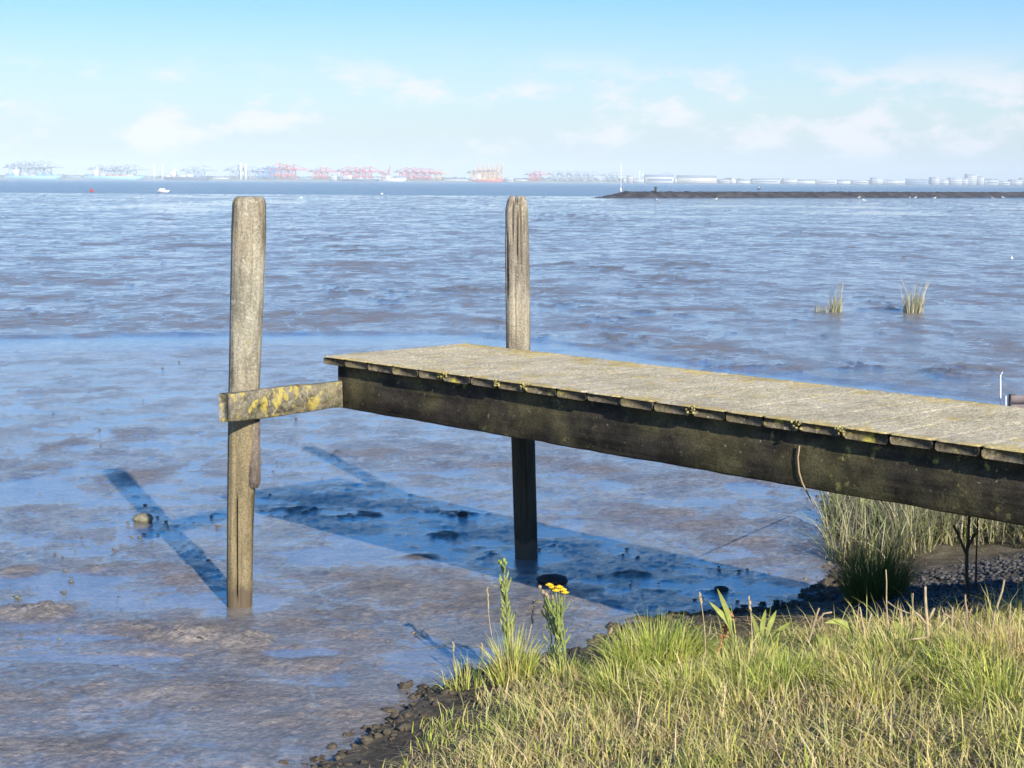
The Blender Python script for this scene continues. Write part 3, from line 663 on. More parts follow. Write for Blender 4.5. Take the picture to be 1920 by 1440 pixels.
# ---------------------------------------------------------------- blades, grass, reeds
def blades(name, bases, H, Wd, lean, dirs, colA, colB, mat=M_LEAF, parent=None, droop=0.5, segs=4, origin=None):
    n = len(bases); bases = np.asarray(bases, float)
    ca, sa = np.cos(dirs), np.sin(dirs); face = dirs + rng.uniform(-1.2, 1.2, n) + np.pi / 2
    fx, fy = np.cos(face), np.sin(face)
    V = np.zeros((n, 2 * segs + 1, 3)); C = np.zeros((n, 2 * segs + 1, 3))
    for i in range(segs + 1):
        t = i / segs; off = lean * (t ** (1 + droop)) ; z = H * t * (1 - 0.35 * (lean / np.maximum(H, 1e-3)) * t * t).clip(0.3, 1)
        p = bases + np.stack([ca * off, sa * off, z], 1); w = Wd * (1 - t ** 1.8) * 0.5 + 0.0002
        c = colA * (1 - t) + colB * t
        if i < segs:
            V[:, 2 * i] = p - np.stack([fx * w, fy * w, 0 * w], 1); V[:, 2 * i + 1] = p + np.stack([fx * w, fy * w, 0 * w], 1)
            C[:, 2 * i] = c; C[:, 2 * i + 1] = c
        else: V[:, 2 * segs] = p; C[:, 2 * segs] = c
    m = 2 * segs + 1; b0 = np.arange(n) * m; L = []; cnt = []
    q = np.stack([np.stack([b0 + 2 * i, b0 + 2 * i + 1, b0 + 2 * i + 3, b0 + 2 * i + 2], 1) for i in range(segs - 1)], 1).reshape(-1, 4)
    t3 = np.stack([b0 + 2 * segs - 2, b0 + 2 * segs - 1, b0 + 2 * segs], 1)
    loops = np.concatenate([q.ravel(), t3.ravel()]); counts = np.concatenate([np.full(len(q), 4), np.full(len(t3), 3)])
    VV = V.reshape(-1, 3)
    if parent is not None: VV = VV - np.array(parent.location)
    return npmesh(name, VV, loops, counts, mat, parent, cols=C.reshape(-1, 3), origin=origin)
PAL_G = 1.28 * np.array([(0.36, 0.42, 0.07), (0.46, 0.50, 0.09), (0.24, 0.34, 0.05), (0.58, 0.54, 0.14), (0.62, 0.52, 0.24), (0.66, 0.53, 0.32), (0.55, 0.37, 0.19), (0.46, 0.48, 0.17)])
def pick(n, p):
    i = rng.choice(len(PAL_G), n, p=np.array(p) / sum(p)); c = PAL_G[i] * rng.uniform(0.75, 1.2, (n, 1)); return c
def z_of(x, y): z, d = bank_z(np.asarray(x, float), np.asarray(y, float)); return z, d
# turf over the bank
n = 150000
x = rng.uniform(-2.6, 4.6, n); y = rng.uniform(3.6, 9.4, n); z, d = z_of(x, y)
dens = sstep(0.42, 0.85, d + 0.35 * fbm(x * 2.3, y * 2.3, 3)) * (0.35 + 0.9 * sstep(-0.45, 0.3, fbm(x * 3.1 + 5, y * 3.1, 3))) * sstep(7.6, 7.15, y + 0.35 * fbm(x * 2, y * 2, 3))
b0_ = G(1135, 1225, .05); dens = dens * (1 - 0.93 * sstep(1.3, 0.7, np.hypot((x - b0_[0]) / .20, (y - b0_[1]) / .42)))
k = rng.uniform(0, 1, n) < dens; x, y, z, d = x[k], y[k], z[k], d[k]; n = len(x)
patch = fbm(x * 1.3 + 2, y * 1.3, 3); greeny = sstep(-0.12, 0.45, patch)[:, None]
cA = pick(n, (2, 2, 3, 1, 1, .5, .5, 1)) * greeny + pick(n, (.3, .5, .4, 2.4, 3.5, 3, 2, 1)) * (1 - greeny)
cB = cA * 0.6 + 0.4 * pick(n, (1, 2, .5, 3, 3, 2, 1, 2)) * 1.15
Hh = rng.uniform(0.05, 0.12, n) * np.where(rng.uniform(0, 1, n) < .12, 1.9, 1.0) * (1 + 0.5 * fbm(x * 2.2, y * 2.2 + 4, 2)) * (0.6 + 0.4 * sstep(0.3, 1.2, d))
tag(blades('grass', np.stack([x, y, z - .005], 1), Hh, rng.uniform(.003, .0065, n), Hh * rng.uniform(0.15, 1.3, n), rng.uniform(0, 6.28, n), cA * 0.85, cB, segs=3),
    'dense short yellow-green and straw-coloured grass covering the bank', 'grass', kind='stuff')
def tuft(name, px, py, zb, n, r, hh, label, cat, group=None, pal=(2, 3, 2, 2, 1, 1, .3, 2), wd=(.003, .006), lean=(0.1, .9), pos=None, dark=1.0, hfall=0.45):
    p = G(px, py, zb) if pos is None else np.array(pos, float)
    if pos is None:
        for _ in range(6):
            zz, _d = z_of([p[0]], [p[1]]); zz = max(float(zz[0]), 0.0); p = G(px, py, zz)
    a = rng.uniform(0, 6.28, n); q = np.sqrt(rng.uniform(0, 1, n)) * r
    x, y = p[0] + q * np.cos(a), p[1] + q * np.sin(a); z, _ = z_of(x, y); z = np.maximum(z, p[2] - .03)
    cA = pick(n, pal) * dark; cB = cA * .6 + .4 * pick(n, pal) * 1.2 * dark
    H_ = rng.uniform(.5, 1.0, n) * hh * (1 - hfall * (q / r) ** 2)
    o = blades(name, np.stack([x, y, z - .01], 1), H_, rng.uniform(*wd, n), H_ * rng.uniform(*lean, n) * (0.4 + q / r), a + rng.normal(0, .5, n), cA, cB, origin=p)
    return tag(o, label, cat, group)
# thatch and dead litter lying on the ground
def litter(name, n, x0, x1, y0, y1, fn, L0, L1, label, cat, pal, seed_dark=1.0):
    x = rng.uniform(x0, x1, n); y = rng.uniform(y0, y1, n); z, d = z_of(x, y); k = rng.uniform(0, 1, n) < fn(x, y, d); x, y, z = x[k], y[k], z[k]; n = len(x)
    Ls = rng.uniform(L0, L1, n); c = pick(n, pal) * seed_dark
    o = blades(name, np.stack([x, y, z + .002], 1), rng.uniform(.006, .035, n), rng.uniform(.003, .007, n), Ls, rng.uniform(0, 6.28, n), c * .9, c, segs=3, droop=0.1)
    return tag(o, label, cat, kind='stuff')
litter('thatch', 26000, -2.6, 4.6, 3.6, 8.3, lambda x, y, d: sstep(.35, .7, d), .05, .15, 'matted dead straw lying between the living grass', 'dead grass', (.2, .3, .2, 1, 3, 3, 2, .6), .8)
litter('plant_litter', 9000, -1.6, 6.5, 6.5, 13.5, lambda x, y, d: sstep(-.02, .1, d) * sstep(1.6, .5, d) * .8, .03, .13, 'dark brown and straw coloured plant litter on the bare bank soil', 'plant litter', (.1, .1, .6, .4, 1, 2, 3, .1), .5)
mb = MB()
for i in range(2600):
    px = random.uniform(560, 1560); t_ = random.random(); si = random.randrange(len(SHORE) - 6)
    ax_, ay_ = SHORE[si]; bx_, by_ = SHORE[si + 1]; q = (ax_ + (bx_ - ax_) * t_ + random.gauss(0.05, .12), ay_ + (by_ - ay_) * t_ + random.gauss(-.05, .14))
    z, d = z_of([q[0]], [q[1]])
    if d[0] < (-.03 if random.random() < .85 else -.16): continue
    r_ = min(.035, abs(random.gauss(0, .011)) + .004); mb.ball((q[0], q[1], max(float(z[0]), 0.0) + r_ * .2), (r_ * random.uniform(.8, 1.5), r_ * random.uniform(.8, 1.5), r_ * .7), 7, 5, .35)
tag(mb.build('soil_crumbs', M_SOIL), 'crumbs and clods of dark soil fallen along the foot of the bank', 'soil crumbs', kind='stuff')
# free-standing tufts along the bank edge
tuft('grass_tuft', 1228, 1258, .1, 1700, .22, .33, 'large bushy yellow-green grass tuft at the bank edge right of the yellow flowers', 'grass tuft', pal=(3, 3, 3, 2, 1, .6, .3, 2))
tuft('grass_tuft', 1400, 1275, .1, 600, .20, .22, 'low grass tuft between the bushy tuft and the broad leaves', 'grass tuft', pal=(2, 3, 1, 3, 2, 1, .3, 2))
tuft('grass_tuft', 962, 1275, .02, 260, .10, .36, 'tall loose grass tuft round the foot of the budding green plant', 'grass tuft', pal=(3, 3, 1, 2, 3, 1, 1, 2), lean=(.05, .6), wd=(.003, .007))
tuft('grass_tuft', 880, 1285, .02, 130, .13, .22, 'thin sparse grass tuft at the left end of the bank', 'grass tuft', pal=(3, 3, 1, 2, 2, 1, .4, 2), lean=(.1, 1.0))
tuft('grass_tuft', 1060, 1275, .02, 200, .10, .20, 'short grass tuft below the yellow flowers', 'grass tuft', lean=(.1, 1.0))
tuft('grass_tuft', 1900, 1240, .3, 900, .26, .26, 'reddish straw grass tuft at the right edge of the picture', 'grass tuft', pal=(.6, .6, .3, 1, 3, 3, 4, .6))
tuft('grass_tuft', 1690, 1245, .3, 800, .25, .22, 'pale green grass tuft among the dry stalks', 'grass tuft', pal=(2, 3, 1, 3, 2, 1, .3, 3))
for (px_, py_, n_, r_, h_, lab, pal_) in ((1290, 1300, 500, .16, .24, 'mixed tuft below the bushy one, leaning over pale thatch', (2, 3, 1, 3, 3, 1, .5, 2)), (1470, 1290, 520, .17, .22, 'bright green tuft below the fan of broad leaves', (4, 4, 3, 1, .3, .2, 0, 2)),
    (1560, 1262, 420, .15, .20, 'straw-coloured tuft below the arching leaf', (1, 1, .3, 2, 4, 3, 1, 1)), (1800, 1262, 520, .18, .22, 'green tuft in front of the reddish stalk', (4, 3, 3, 1, .5, .3, 0, 2)), (1160, 1300, 420, .15, .24, 'loose tuft between the flowers and the bushy tuft', (3, 3, 2, 2, 2, 1, .5, 2)),
    (1640, 1300, 420, .16, .22, 'pale tuft below the tall thin stalk', (1, 2, .4, 3, 3, 2, .4, 2)), (1880, 1310, 420, .18, .22, 'lime green tuft at the right edge below the reddish one', (4, 4, 1, 2, .5, .3, 0, 3)), (1380, 1320, 380, .16, .2, 'straw and green tuft low in the middle of the bank', (2, 2, 1, 3, 3, 1, .5, 2))):
    tuft('grass_tuft', px_, py_, .3, n_, r_, h_, lab, 'grass tuft', pal=pal_, lean=(.1, 1.3))
# cordgrass standing alone in the mud flat
def cord(px, py, n, r, hh, label, sidex=0.0):
    p = G(px, py, 0.0)
    a = rng.uniform(0, 6.28, n); q = np.sqrt(rng.uniform(0, 1, n)) * r; x, y = p[0] + q * np.cos(a), p[1] + q * np.sin(a)
    if sidex:
        m_ = rng.uniform(0, 1, n) < 0.4; x = np.where(m_, x - rng.uniform(0, sidex, n), x); hs = np.where(m_, .45, 1.0)
    else: hs = np.ones(n)
    tall = np.where(rng.uniform(0, 1, n) < .12, 1.0, rng.uniform(.3, .62, n)); H_ = hh * tall * hs * (1 - .3 * (q / r))
    cA = pick(n, (.5, 1, .5, 2, 3, 2, .3, 2)); cA = (cA * .5 + cA.mean(1, keepdims=True) * .5) * .85; cB = cA * 1.15
    o = blades('cordgrass', np.stack([x, y, np.zeros(n)], 1), H_, rng.uniform(.008, .016, n), H_ * rng.uniform(.02, .35, n), np.where(rng.uniform(0, 1, n) < .5, rng.uniform(-.6, .6, n), a), cA, cB, origin=p)
    tag(o, label, 'marsh grass')
cord(1712, 588, 260, .19, .98, 'taller yellow-green cordgrass clump standing alone out on the mud')
cord(1566, 588, 190, .13, .90, 'thinner cordgrass clump with low left side out on the mud', .38)
# reeds behind the jetty
def reeds(name, n, fn, hh, pal, label, cat, kind=None, dark=.68, origin=None):
    x, y = fn(n); k_ = fbm(x * 3.5, y * 2.0, 3) > -0.16; x, y = x[k_], y[k_]; z, d = z_of(x, y); z = np.maximum(z, 0.0)
    cA = pick(len(x), pal) * dark; cA = (cA * .68 + cA.mean(1, keepdims=True) * np.array([[.98, 1.05, .85]]) * .32) * rng.uniform(.45, 1.35, (len(x), 1)); H_ = rng.uniform(.45, 1, len(x)) * hh
    o = blades(name, np.stack([x, y, z - .01], 1), H_, rng.uniform(.005, .011, len(x)), H_ * np.where(rng.uniform(0, 1, len(x)) < .5, rng.uniform(.4, 1.5, len(x)), rng.uniform(.02, .45, len(x))), rng.uniform(0, 6.28, len(x)), cA * .9, cA * 1.15, origin=origin)
    return tag(o, label, cat, kind=kind)
def reed_fn(n):
    px = rng.uniform(1548, 2250, n); py = 1062 - 95 * rng.uniform(0, 1, n); x, y = [], []
    py = np.where(px < 1720, py - 18, py - 22) + 12 * np.sin(px * .02)
    for a, b in zip(px, py): g = G(a, b, .06); x.append(g[0]); y.append(g[1])
    return np.array(x), np.array(y)
reeds('reeds', 5200, reed_fn, .50, (1, 1.4, 1.2, 2, 3.4, 2.8, 1.2, 3), 'bed of pale green and straw reeds growing behind the jetty', 'reeds', 'stuff')
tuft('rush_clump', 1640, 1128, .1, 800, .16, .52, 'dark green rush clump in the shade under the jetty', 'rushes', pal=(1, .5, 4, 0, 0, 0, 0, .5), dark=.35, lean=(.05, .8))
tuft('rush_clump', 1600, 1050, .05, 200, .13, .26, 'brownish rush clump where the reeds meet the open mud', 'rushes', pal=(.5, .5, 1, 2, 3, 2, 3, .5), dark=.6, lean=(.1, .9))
# ---------------------------------------------------------------- single plants
def gpt(px, py):
    p = G(px, py, .1)
    for _ in range(8):
        zz, _d = z_of([p[0]], [p[1]]); p = G(px, py, max(float(zz[0]), 0))
    return p
def up(p, px, py):
    """the point above the ground point p, at its distance, seen at this place"""
    return GD(px, py, p[1])
def leaf_mesh(mb_pts, name, parent, cA, wid, mat=M_LEAF):
    """broad leaf: list of (points along midrib); folded strip with thickness-free blade"""
    V, L, C, Cc = [], [], [], []
    for pts in mb_pts:
        b = len(V); m = len(pts)
        d0 = np.array(pts[-1]) - np.array(pts[0]); side = np.cross(d0, [0.25, -0.9, .3]); side /= np.linalg.norm(side)
        for i, p in enumerate(pts):
            t = i / (m - 1); w = wid * math.sin(math.pi * min(1, .12 + .88 * t)) ** .8 + .0006; p = np.array(p, float)
            V += [p - side * w, p + np.array([0, .004, -.006]), p + side * w]; C += [cA * random.uniform(.85, 1.15)] * 3
        for i in range(m - 1):
            for k in (0, 1): L += [b + 3 * i + k, b + 3 * i + k + 1, b + 3 * i + k + 4, b + 3 * i + k + 3]; Cc.append(4)
    V = np.array(V) - np.array(parent.location)
    return npmesh(name, V, L, Cc, mat, parent, True, cols=np.array(C))
def curve(p, q, sag=0.0, n=7, side=(0, 0, 1)):
    p, q = np.array(p, float), np.array(q, float); s = np.array(side, float)
    return [p + (q - p) * t + s * sag * math.sin(math.pi * t) for t in np.linspace(0, 1, n)]
GREEN = np.array((0.34, 0.38, 0.13)); LIME = np.array((0.42, 0.46, 0.12))
# tall budding plant
b = gpt(957, 1262); t = empty('budding_plant', b, 'tall green plant with closed bud head just left of the yellow flowers', 'plant')
mb = MB(); mb.tube(curve(b, up(b, 942, 1052), .01, 9, (1, 0, 0)), [.006, .006, .006, .005, .005, .005, .0045, .004, .003], 7); mb.build('stem', M_STEM, t, True)
lv = []
for i in range(70):
    f = random.uniform(.18, .93); p = b + (up(b, 942, 1052) - b) * f; a = random.uniform(0, 6.28); L_ = random.uniform(.045, .11) * (1.15 - .5 * f)
    q = p + [math.cos(a) * L_ * .42, math.sin(a) * L_ * .42, L_ * .9]; lv.append(curve(p, q, .008, 5, (math.cos(a), math.sin(a), 0)))
leaf_mesh(lv, 'leaf', t, GREEN * 1.25, .0036)['label'] = 'narrow leaves crowded up the stem'
for i in range(7):
    a = i * 1.05; p = up(b, 942, 1052) + np.array([math.cos(a) * .016 * (i > 0), math.sin(a) * .016 * (i > 0), random.uniform(-.014, .01)])
    mb = MB(); mb.ball(p, (.0085, .0085, .012), 8, 6, .1); mb.build('bud', M_STEM, t, True)
# yellow flowering plant
b = gpt(1062, 1262); t = empty('flowering_plant', b, 'plant with small yellow flower heads and faded brown ones in front of the shaded mud', 'flowering plant')
mb = MB(); mb.tube(curve(b, up(b, 1045, 1165), .01, 7, (1, 0, 0)), .005, 7)
tops = []
fork = up(b, 1045, 1165); fork2 = up(b, 1052, 1200)
for (x_, y_, c_) in ((1012, 1100, 0), (1018, 1108, 0), (1024, 1112, 0), (1030, 1100, 1), (1036, 1104, 1), (1042, 1106, 1), (1048, 1101, 1), (1055, 1106, 1), (1059, 1110, 1), (1027, 1118, 0), (1037, 1120, 0)):
    q = up(b, x_, y_) + np.array([0, random.uniform(-.03, .03), 0]); mb.tube(curve(fork if x_ < 1040 else fork2 + (fork - fork2) * .6, q, .012, 6, ((x_ - 1036) / 40, 0, -.3)), [.0035, .003, .003, .0025, .002, .002], 6); tops.append((q, c_))
q2 = up(b, 1068, 1215)
mb.build('stem', M_STEM, t, True)
for q, c_ in tops:
    mb = MB()
    if c_:
        mb.ball(q + [0, 0, .004], (.013, .013, .009), 9, 5, .15)
        for k in range(9):
            a = k * .698; mb.ball(q + [math.cos(a) * .014, math.sin(a) * .014, .004], (.006, .006, .003), 6, 4)
        mb.build('flower_head', M_YEL, t, True)
    else:
        mb.ball(q, (.009, .009, .011), 8, 6, .3); mb.build('seed_head', M_PINK, t, True)
lv = []
for i in range(42):
    f = random.uniform(.25, 1.0); x_ = 1045 + random.uniform(-30, 26) * (f ** 2); y_ = 1262 - 132 * f; p = up(b, 1052 + (x_ - 1052) * .7, y_); a = random.uniform(0, 6.28); L_ = random.uniform(.03, .075)
    q = p + np.array([math.cos(a) * L_ * .45, math.sin(a) * L_ * .45, L_ * .85]); lv.append(curve(p, q, .006, 5, (math.cos(a), math.sin(a), 0)))
for (bx_, by_, tx_, ty_) in ((1035, 1262, 1024, 1122), (1060, 1262, 1050, 1140), (1048, 1262, 1036, 1150)):
    b3 = gpt(bx_, by_); t3 = up(b3, tx_, ty_); mb = MB(); mb.tube(curve(b3, t3, .01, 8, (1, 0, 0)), .0035, 6); mb.build('stem', M_STEM, t, True)
    for i in range(20):
        f = random.uniform(.2, 1.0); p = b3 + (t3 - b3) * f; a = random.uniform(0, 6.28); L_ = random.uniform(.03, .085); q = p + np.array([math.cos(a) * L_ * .5, math.sin(a) * L_ * .5, L_ * .8]); lv.append(curve(p, q, .008, 5, (math.cos(a), math.sin(a), 0)))
leaf_mesh(lv, 'leaf', t, GREEN * 1.2, .0036)['label'] = 'narrow leaves on the branching stems'
# leaning seed-head grasses
def seedgrass(bx, by, tx, ty, label, lean=0.03, head=.10, mat=M_STRAW, r=.0028, name='seed_grass', group='seed-head grasses at the bank edge'):
    b = gpt(bx, by); t = empty(name, b, label, 'grass stem', group); q = up(b, tx, ty); pts = curve(b, q, lean, 10, (1, 0, 0))
    mb = MB(); mb.tube(pts, [r] * 6 + [r * .7] * 4, 6); mb.build('stem', mat, t, True)
    mb = MB(); p0 = pts[-1]; dr = (pts[-1] - pts[-2]); dr /= np.linalg.norm(dr)
    for k in range(14): mb.ball(p0 - dr * head * k / 14 + np.array([random.uniform(-.004, .004), random.uniform(-.004, .004), 0]), (.0035, .0035, .009), 6, 5, .2)
    mb.build('seed_head', M_PINK if mat is not M_STRAW else M_STRAW, t, True)
seedgrass(942, 1262, 914, 1104, 'thin straw stem with white seed head left of the budding plant', -.02)
seedgrass(968, 1262, 1000, 1128, 'straw grass stem with pale seed head between the bud plant and the flowers', .02, .13)
seedgrass(1030, 1262, 1042, 1162, 'green grass stem with short head just left of the flower stem', .01, .05, M_STEM)
seedgrass(852, 1262, 850, 1206, 'short pale grass stem at the far left of the bank', 0, .04)
seedgrass(905, 1262, 903, 1208, 'short pale grass stem below the white seed head', 0, .05)
seedgrass(1322, 1255, 1312, 1113, 'thin upright grass stem in front of the shaded water', .01, .05)
seedgrass(1410, 1250, 1405, 1120, 'thin pale grass stem left of the broad green leaves', .005, .06)
seedgrass(1155, 1262, 1147, 1180, 'bent green grass stem left of the bushy tuft', -.04, .03, M_STEM)
# broad-leaved plants
def broad(bx, by, leaves, label, col=LIME, wid=.0115, name='broad_leaved_plant'):
    b = gpt(bx, by); t = empty(name, b, label, 'plant'); 
    for (pts) in leaves:
        P_ = [b + [0, 0, .01]] + [up(b, *p) for p in pts]
        fine = []
        for i in range(len(P_) - 1):
            for k in range(4): fine.append(P_[i] + (P_[i + 1] - P_[i]) * k / 4)
        fine.append(P_[-1]); fine = np.array(fine)
        for _ in range(2): fine[1:-1] = (fine[:-2] + fine[1:-1] * 2 + fine[2:]) / 4
        n0 = len(fine) // 3
        mb = MB(); mb.tube(fine[:n0 + 2], .0022, 5); mb.build('stalk', M_STEM, t, True)
        leaf_mesh([list(fine[n0:])], 'leaf', t, col * random.uniform(.85, 1.15), wid)
broad(1375, 1245, [[(1370, 1160), (1345, 1103)], [(1372, 1170), (1330, 1128)]], 'plant with one upright pointed leaf against the shaded mud', LIME * .95, .012)
broad(1432, 1235, [[(1428, 1180), (1436, 1142)], [(1440, 1180), (1456, 1144)], [(1450, 1190), (1485, 1165)], [(1425, 1195), (1408, 1150)]], 'plant with a fan of broad lime green leaves before the shaded soil')
broad(1600, 1240, [[(1595, 1180), (1570, 1163), (1545, 1168)], [(1598, 1180), (1585, 1168), (1560, 1160)]], 'plant with one arching lime green leaf under the jetty shadow')
broad(1545, 1250, [[(1545, 1210), (1530, 1188)], [(1552, 1208), (1568, 1190)], [(1548, 1215), (1548, 1185)]], 'small low rosette of green leaves among the bank grass', LIME * .8)
broad(1712, 1240, [[(1682, 1175), (1680, 1160)], [(1715, 1200), (1730, 1180)]], 'small green seedling beside the dry stalks', LIME * .8, .011)
# dock stalk, orange-brown
b = gpt(1338, 1250); t = empty('dock_stalk', b, 'leaning orange-brown dock stalk with dark red seeds before the shaded mud', 'plant')
q = up(b, 1370, 1150); mb = MB(); pts = curve(b, q, .0, 9); mb.tube(pts, .0055, 7); mb.build('stem', M_RED, t, True); mb = MB()
for k in range(60): mb.ball(pts[0] + (q - pts[0]) * random.uniform(.55, 1.0) + np.random.default_rng(k).normal(0, .009, 3), .0058, 6, 4, .3)
mb.build('seed_cluster', M_RED, t, True)
# dry stalks on the right
def stalk(pp, label, r=.005, branches=(), mat=M_STRAW, name='dry_stalk', group='dry stalks on the bank', cat='plant stalk'):
    b = gpt(*pp[0]); P_ = [b] + [up(b, *p) for p in pp[1:]]; fine = []
    for i in range(len(P_) - 1):
        for k in range(4): fine.append(P_[i] + (P_[i + 1] - P_[i]) * k / 4 + rng.normal(0, .0015, 3) * (k > 0))
    fine.append(P_[-1]); m = len(fine)
    t = empty(name, b, label, cat, group); mb = MB(); mb.tube(fine, [r * (1 - .5 * i / m) for i in range(m)], 7); mb.build('stem', mat, t, True)
    for br in branches:
        Q = [up(b, *p) for p in br]; mb = MB(); mb.tube(Q, [r * .6] * len(Q), 6); mb.build('branch', mat, t, True)
stalk([(1668, 1235), (1664, 1160), (1661, 1068)], 'tall thin pale stalk in front of the dark rush clump', .004, [[(1664, 1128), (1680, 1140), (1705, 1150)]])
stalk([(1705, 1235), (1710, 1170), (1712, 1112)], 'short dry stalk right of the thin pale stalk', .004)
stalk([(1742, 1240), (1738, 1160), (1735, 1100)], 'thick straw stalk with side twigs in front of the dark shade', .009, [[(1740, 1175), (1725, 1155), (1715, 1148)], [(1740, 1165), (1752, 1140)], [(1740, 1195), (1700, 1200)]])
stalk([(1787, 1235), (1784, 1180), (1786, 1138)], 'short brown broken stalk between the taller stalks', .007, [[(1785, 1160), (1770, 1150), (1766, 1165)]], M_PINK)
stalk([(1818, 1235), (1813, 1170), (1810, 1115)], 'straight reddish stalk below the dark branched stem', .006, (), M_PINK)
stalk([(1848, 1240), (1862, 1170), (1883, 1088)], 'leaning pale yellow stalk at the right end of the bank', .007, [[(1852, 1190), (1830, 1165)]])
stalk([(1893, 1235), (1893, 1180), (1895, 1130)], 'thin stalk nearest the right edge', .004, [[(1893, 1170), (1905, 1140)]])
stalk([(1500, 1245), (1520, 1190), (1536, 1140)], 'leaning grey-brown stalk right of the lime green leaves', .007, [[(1522, 1180), (1545, 1150), (1560, 1148)]], M_PINK)
stalk([(1622, 1240), (1620, 1180), (1612, 1138)], 'pair of straw stalks left of the dark rush clump', .006, [[(1622, 1190), (1634, 1150)]])
# dark branched stem under the deck
M_DARKSTEM = plain('dark dead stem', (0.05, 0.042, 0.028), .8, .3, 20)
stalk([(1815, 1150), (1812, 1060), (1818, 960)], 'dark branched dead stem standing under the beam', .011, [[(1812, 1040), (1800, 1010), (1788, 985)], [(1813, 1030), (1828, 1000)]], M_DARKSTEM, 'dead_stem', None)
stalk([(1834, 1150), (1830, 1060), (1833, 965)], 'thin dark dead stem right of the branched one', .006, (), M_DARKSTEM, 'dead_stem', None)
# reed stem leaning on the beam
bp = G(1552, 1000, .03); t = empty('leaning_twig', bp, 'thin curved twig hanging over the dark side beam', 'twig')
w_f = OV - .012
def on_beam(px, py):
    d_ = Fv * FPX + Rv * (px - 960) - Uv * (py - 720); pl = J(0, w_f, 0); k_ = ((pl - CAMP) @ nrm) / (d_ @ nrm); return CAMP + d_ * k_
pts = [on_beam(1499, 836), on_beam(1496, 858), on_beam(1498, 885), on_beam(1504, 905), on_beam(1510, 917), G(1525, 945, .16), G(1540, 975, .06), bp]
mb = MB(); mb.tube(pts, .004, 6); mb.build('stem', M_PINK, t, True)
# ---------------------------------------------------------------- stones, clods
def rock_mb(c, r, flat=.6, j=.25, n=9, m=6): mb = MB(); mb.ball(c, (r[0], r[1], r[2] * flat), n, m, j); return mb
V, L, Cn = [], [], []
mb = MB()
for i in range(5200):
    px = random.uniform(1560, 2300); py = random.uniform(1045, 1215) ; 
    if py < 1098 - (px - 1560) * .16: continue
    p = G(px, py, .12); z, d = z_of([p[0]], [p[1]]); 
    if d[0] < .03: continue
    r = random.uniform(.005, .018); mb.ball((p[0], p[1], float(z[0]) + r * .25), (r * random.uniform(.8, 1.3), r * random.uniform(.8, 1.3), r * .65), 6, 4, .22)
for i in range(900):
    px = random.uniform(820, 1300); py = random.uniform(1180, 1300); p = G(px, py, .05); z, d = z_of([p[0]], [p[1]])
    if d[0] < .0: continue
    r = random.uniform(.005, .02); mb.ball((p[0], p[1], float(z[0]) + r * .25), (r, r * random.uniform(.8, 1.3), r * .7), 6, 4, .25)
tag(mb.build('shingle', M_STONE), 'small grey stones scattered on the bank under and behind the jetty', 'shingle', kind='stuff')
for (px, py, rx, rz, lab, mt) in ((268, 978, .075, .04, 'small greenish lump of mud beside the left post shadow', None), (1035, 1093, .10, .035, 'black weed-covered stone in the shade behind the yellow flowers', M_DARKSTONE),
                                  (868, 967, .04, .022, 'dark clod inside the jetty shadow left of the split post', M_DARKSTONE), (1352, 1108, .045, .02, 'dark stone in the jetty shadow before the bank', M_DARKSTONE),
                                  (1010, 1135, .03, .02, 'little clod of mud between the plants and the shadow', None)):
    p = G(px, py, 0.0); mb = MB(); mb.ball((0, 0, rz * .55), (rx, rx * .8, rz), 26, 14, .07)
    o = mb.build('mud_lump', (mt or plain('olive mud', (0.21, 0.19, 0.12), .8, .3, 30)), None, True); o.location = Vector([float(v) for v in p]); tag(o, lab, 'stone' if mt else 'mud lump')
# ---------------------------------------------------------------- marker canes and boards at the right edge
def cane(px, y0, y1, r, label, fork=False):
    b = G(px, y1); t = empty('marker_cane', b, label, 'marker pole', 'white canes in the mud behind the deck'); mb = MB(); q = GD(px - 1, y0 + 6, b[1]); mb.tube([b - [0, 0, .1], q], r, 8); mb.build('pole', M_WHITE, t, True)
    if fork: mb = MB(); mb.tube([q - [0, 0, .01], GD(px + 3, y0, b[1])], r * .6, 6); mb.build('hook', M_WHITE, t, True)
cane(1877, 697, 776, .008, 'taller thin white cane at the right edge behind the deck', True)
cane(1887, 736, 778, .007, 'shorter white cane beside the brown board wall')
a = G(1893, 776); b_ = a + np.array([2.6, .5, 0]); t = empty('board_wall', a, 'low brown board wall at the right edge beyond the deck', 'low wall')
dr = (b_ - a) / np.linalg.norm(b_ - a); pr = np.array([-dr[1], dr[0], 0]); A3 = np.array([dr, pr, [0, 0, 1.]])
M_BROWN = plain('purple brown boards', (0.20, 0.16, 0.15), .7, .25, 5)
for k in range(2):
    mb = MB(); mb.box((a + b_) / 2 + [0, 0, .052 + .100 * k], (np.linalg.norm(b_ - a) / 2, .018, .049), A3, .004); mb.build('board', M_BROWN, t)
for k in range(4):
    mb = MB(); mb.box(a + dr * (.05 + .85 * k) + pr * .052 + [0, 0, .06], (.03, .03, .15), A3, .004); mb.build('stake', M_ALGAE, t)
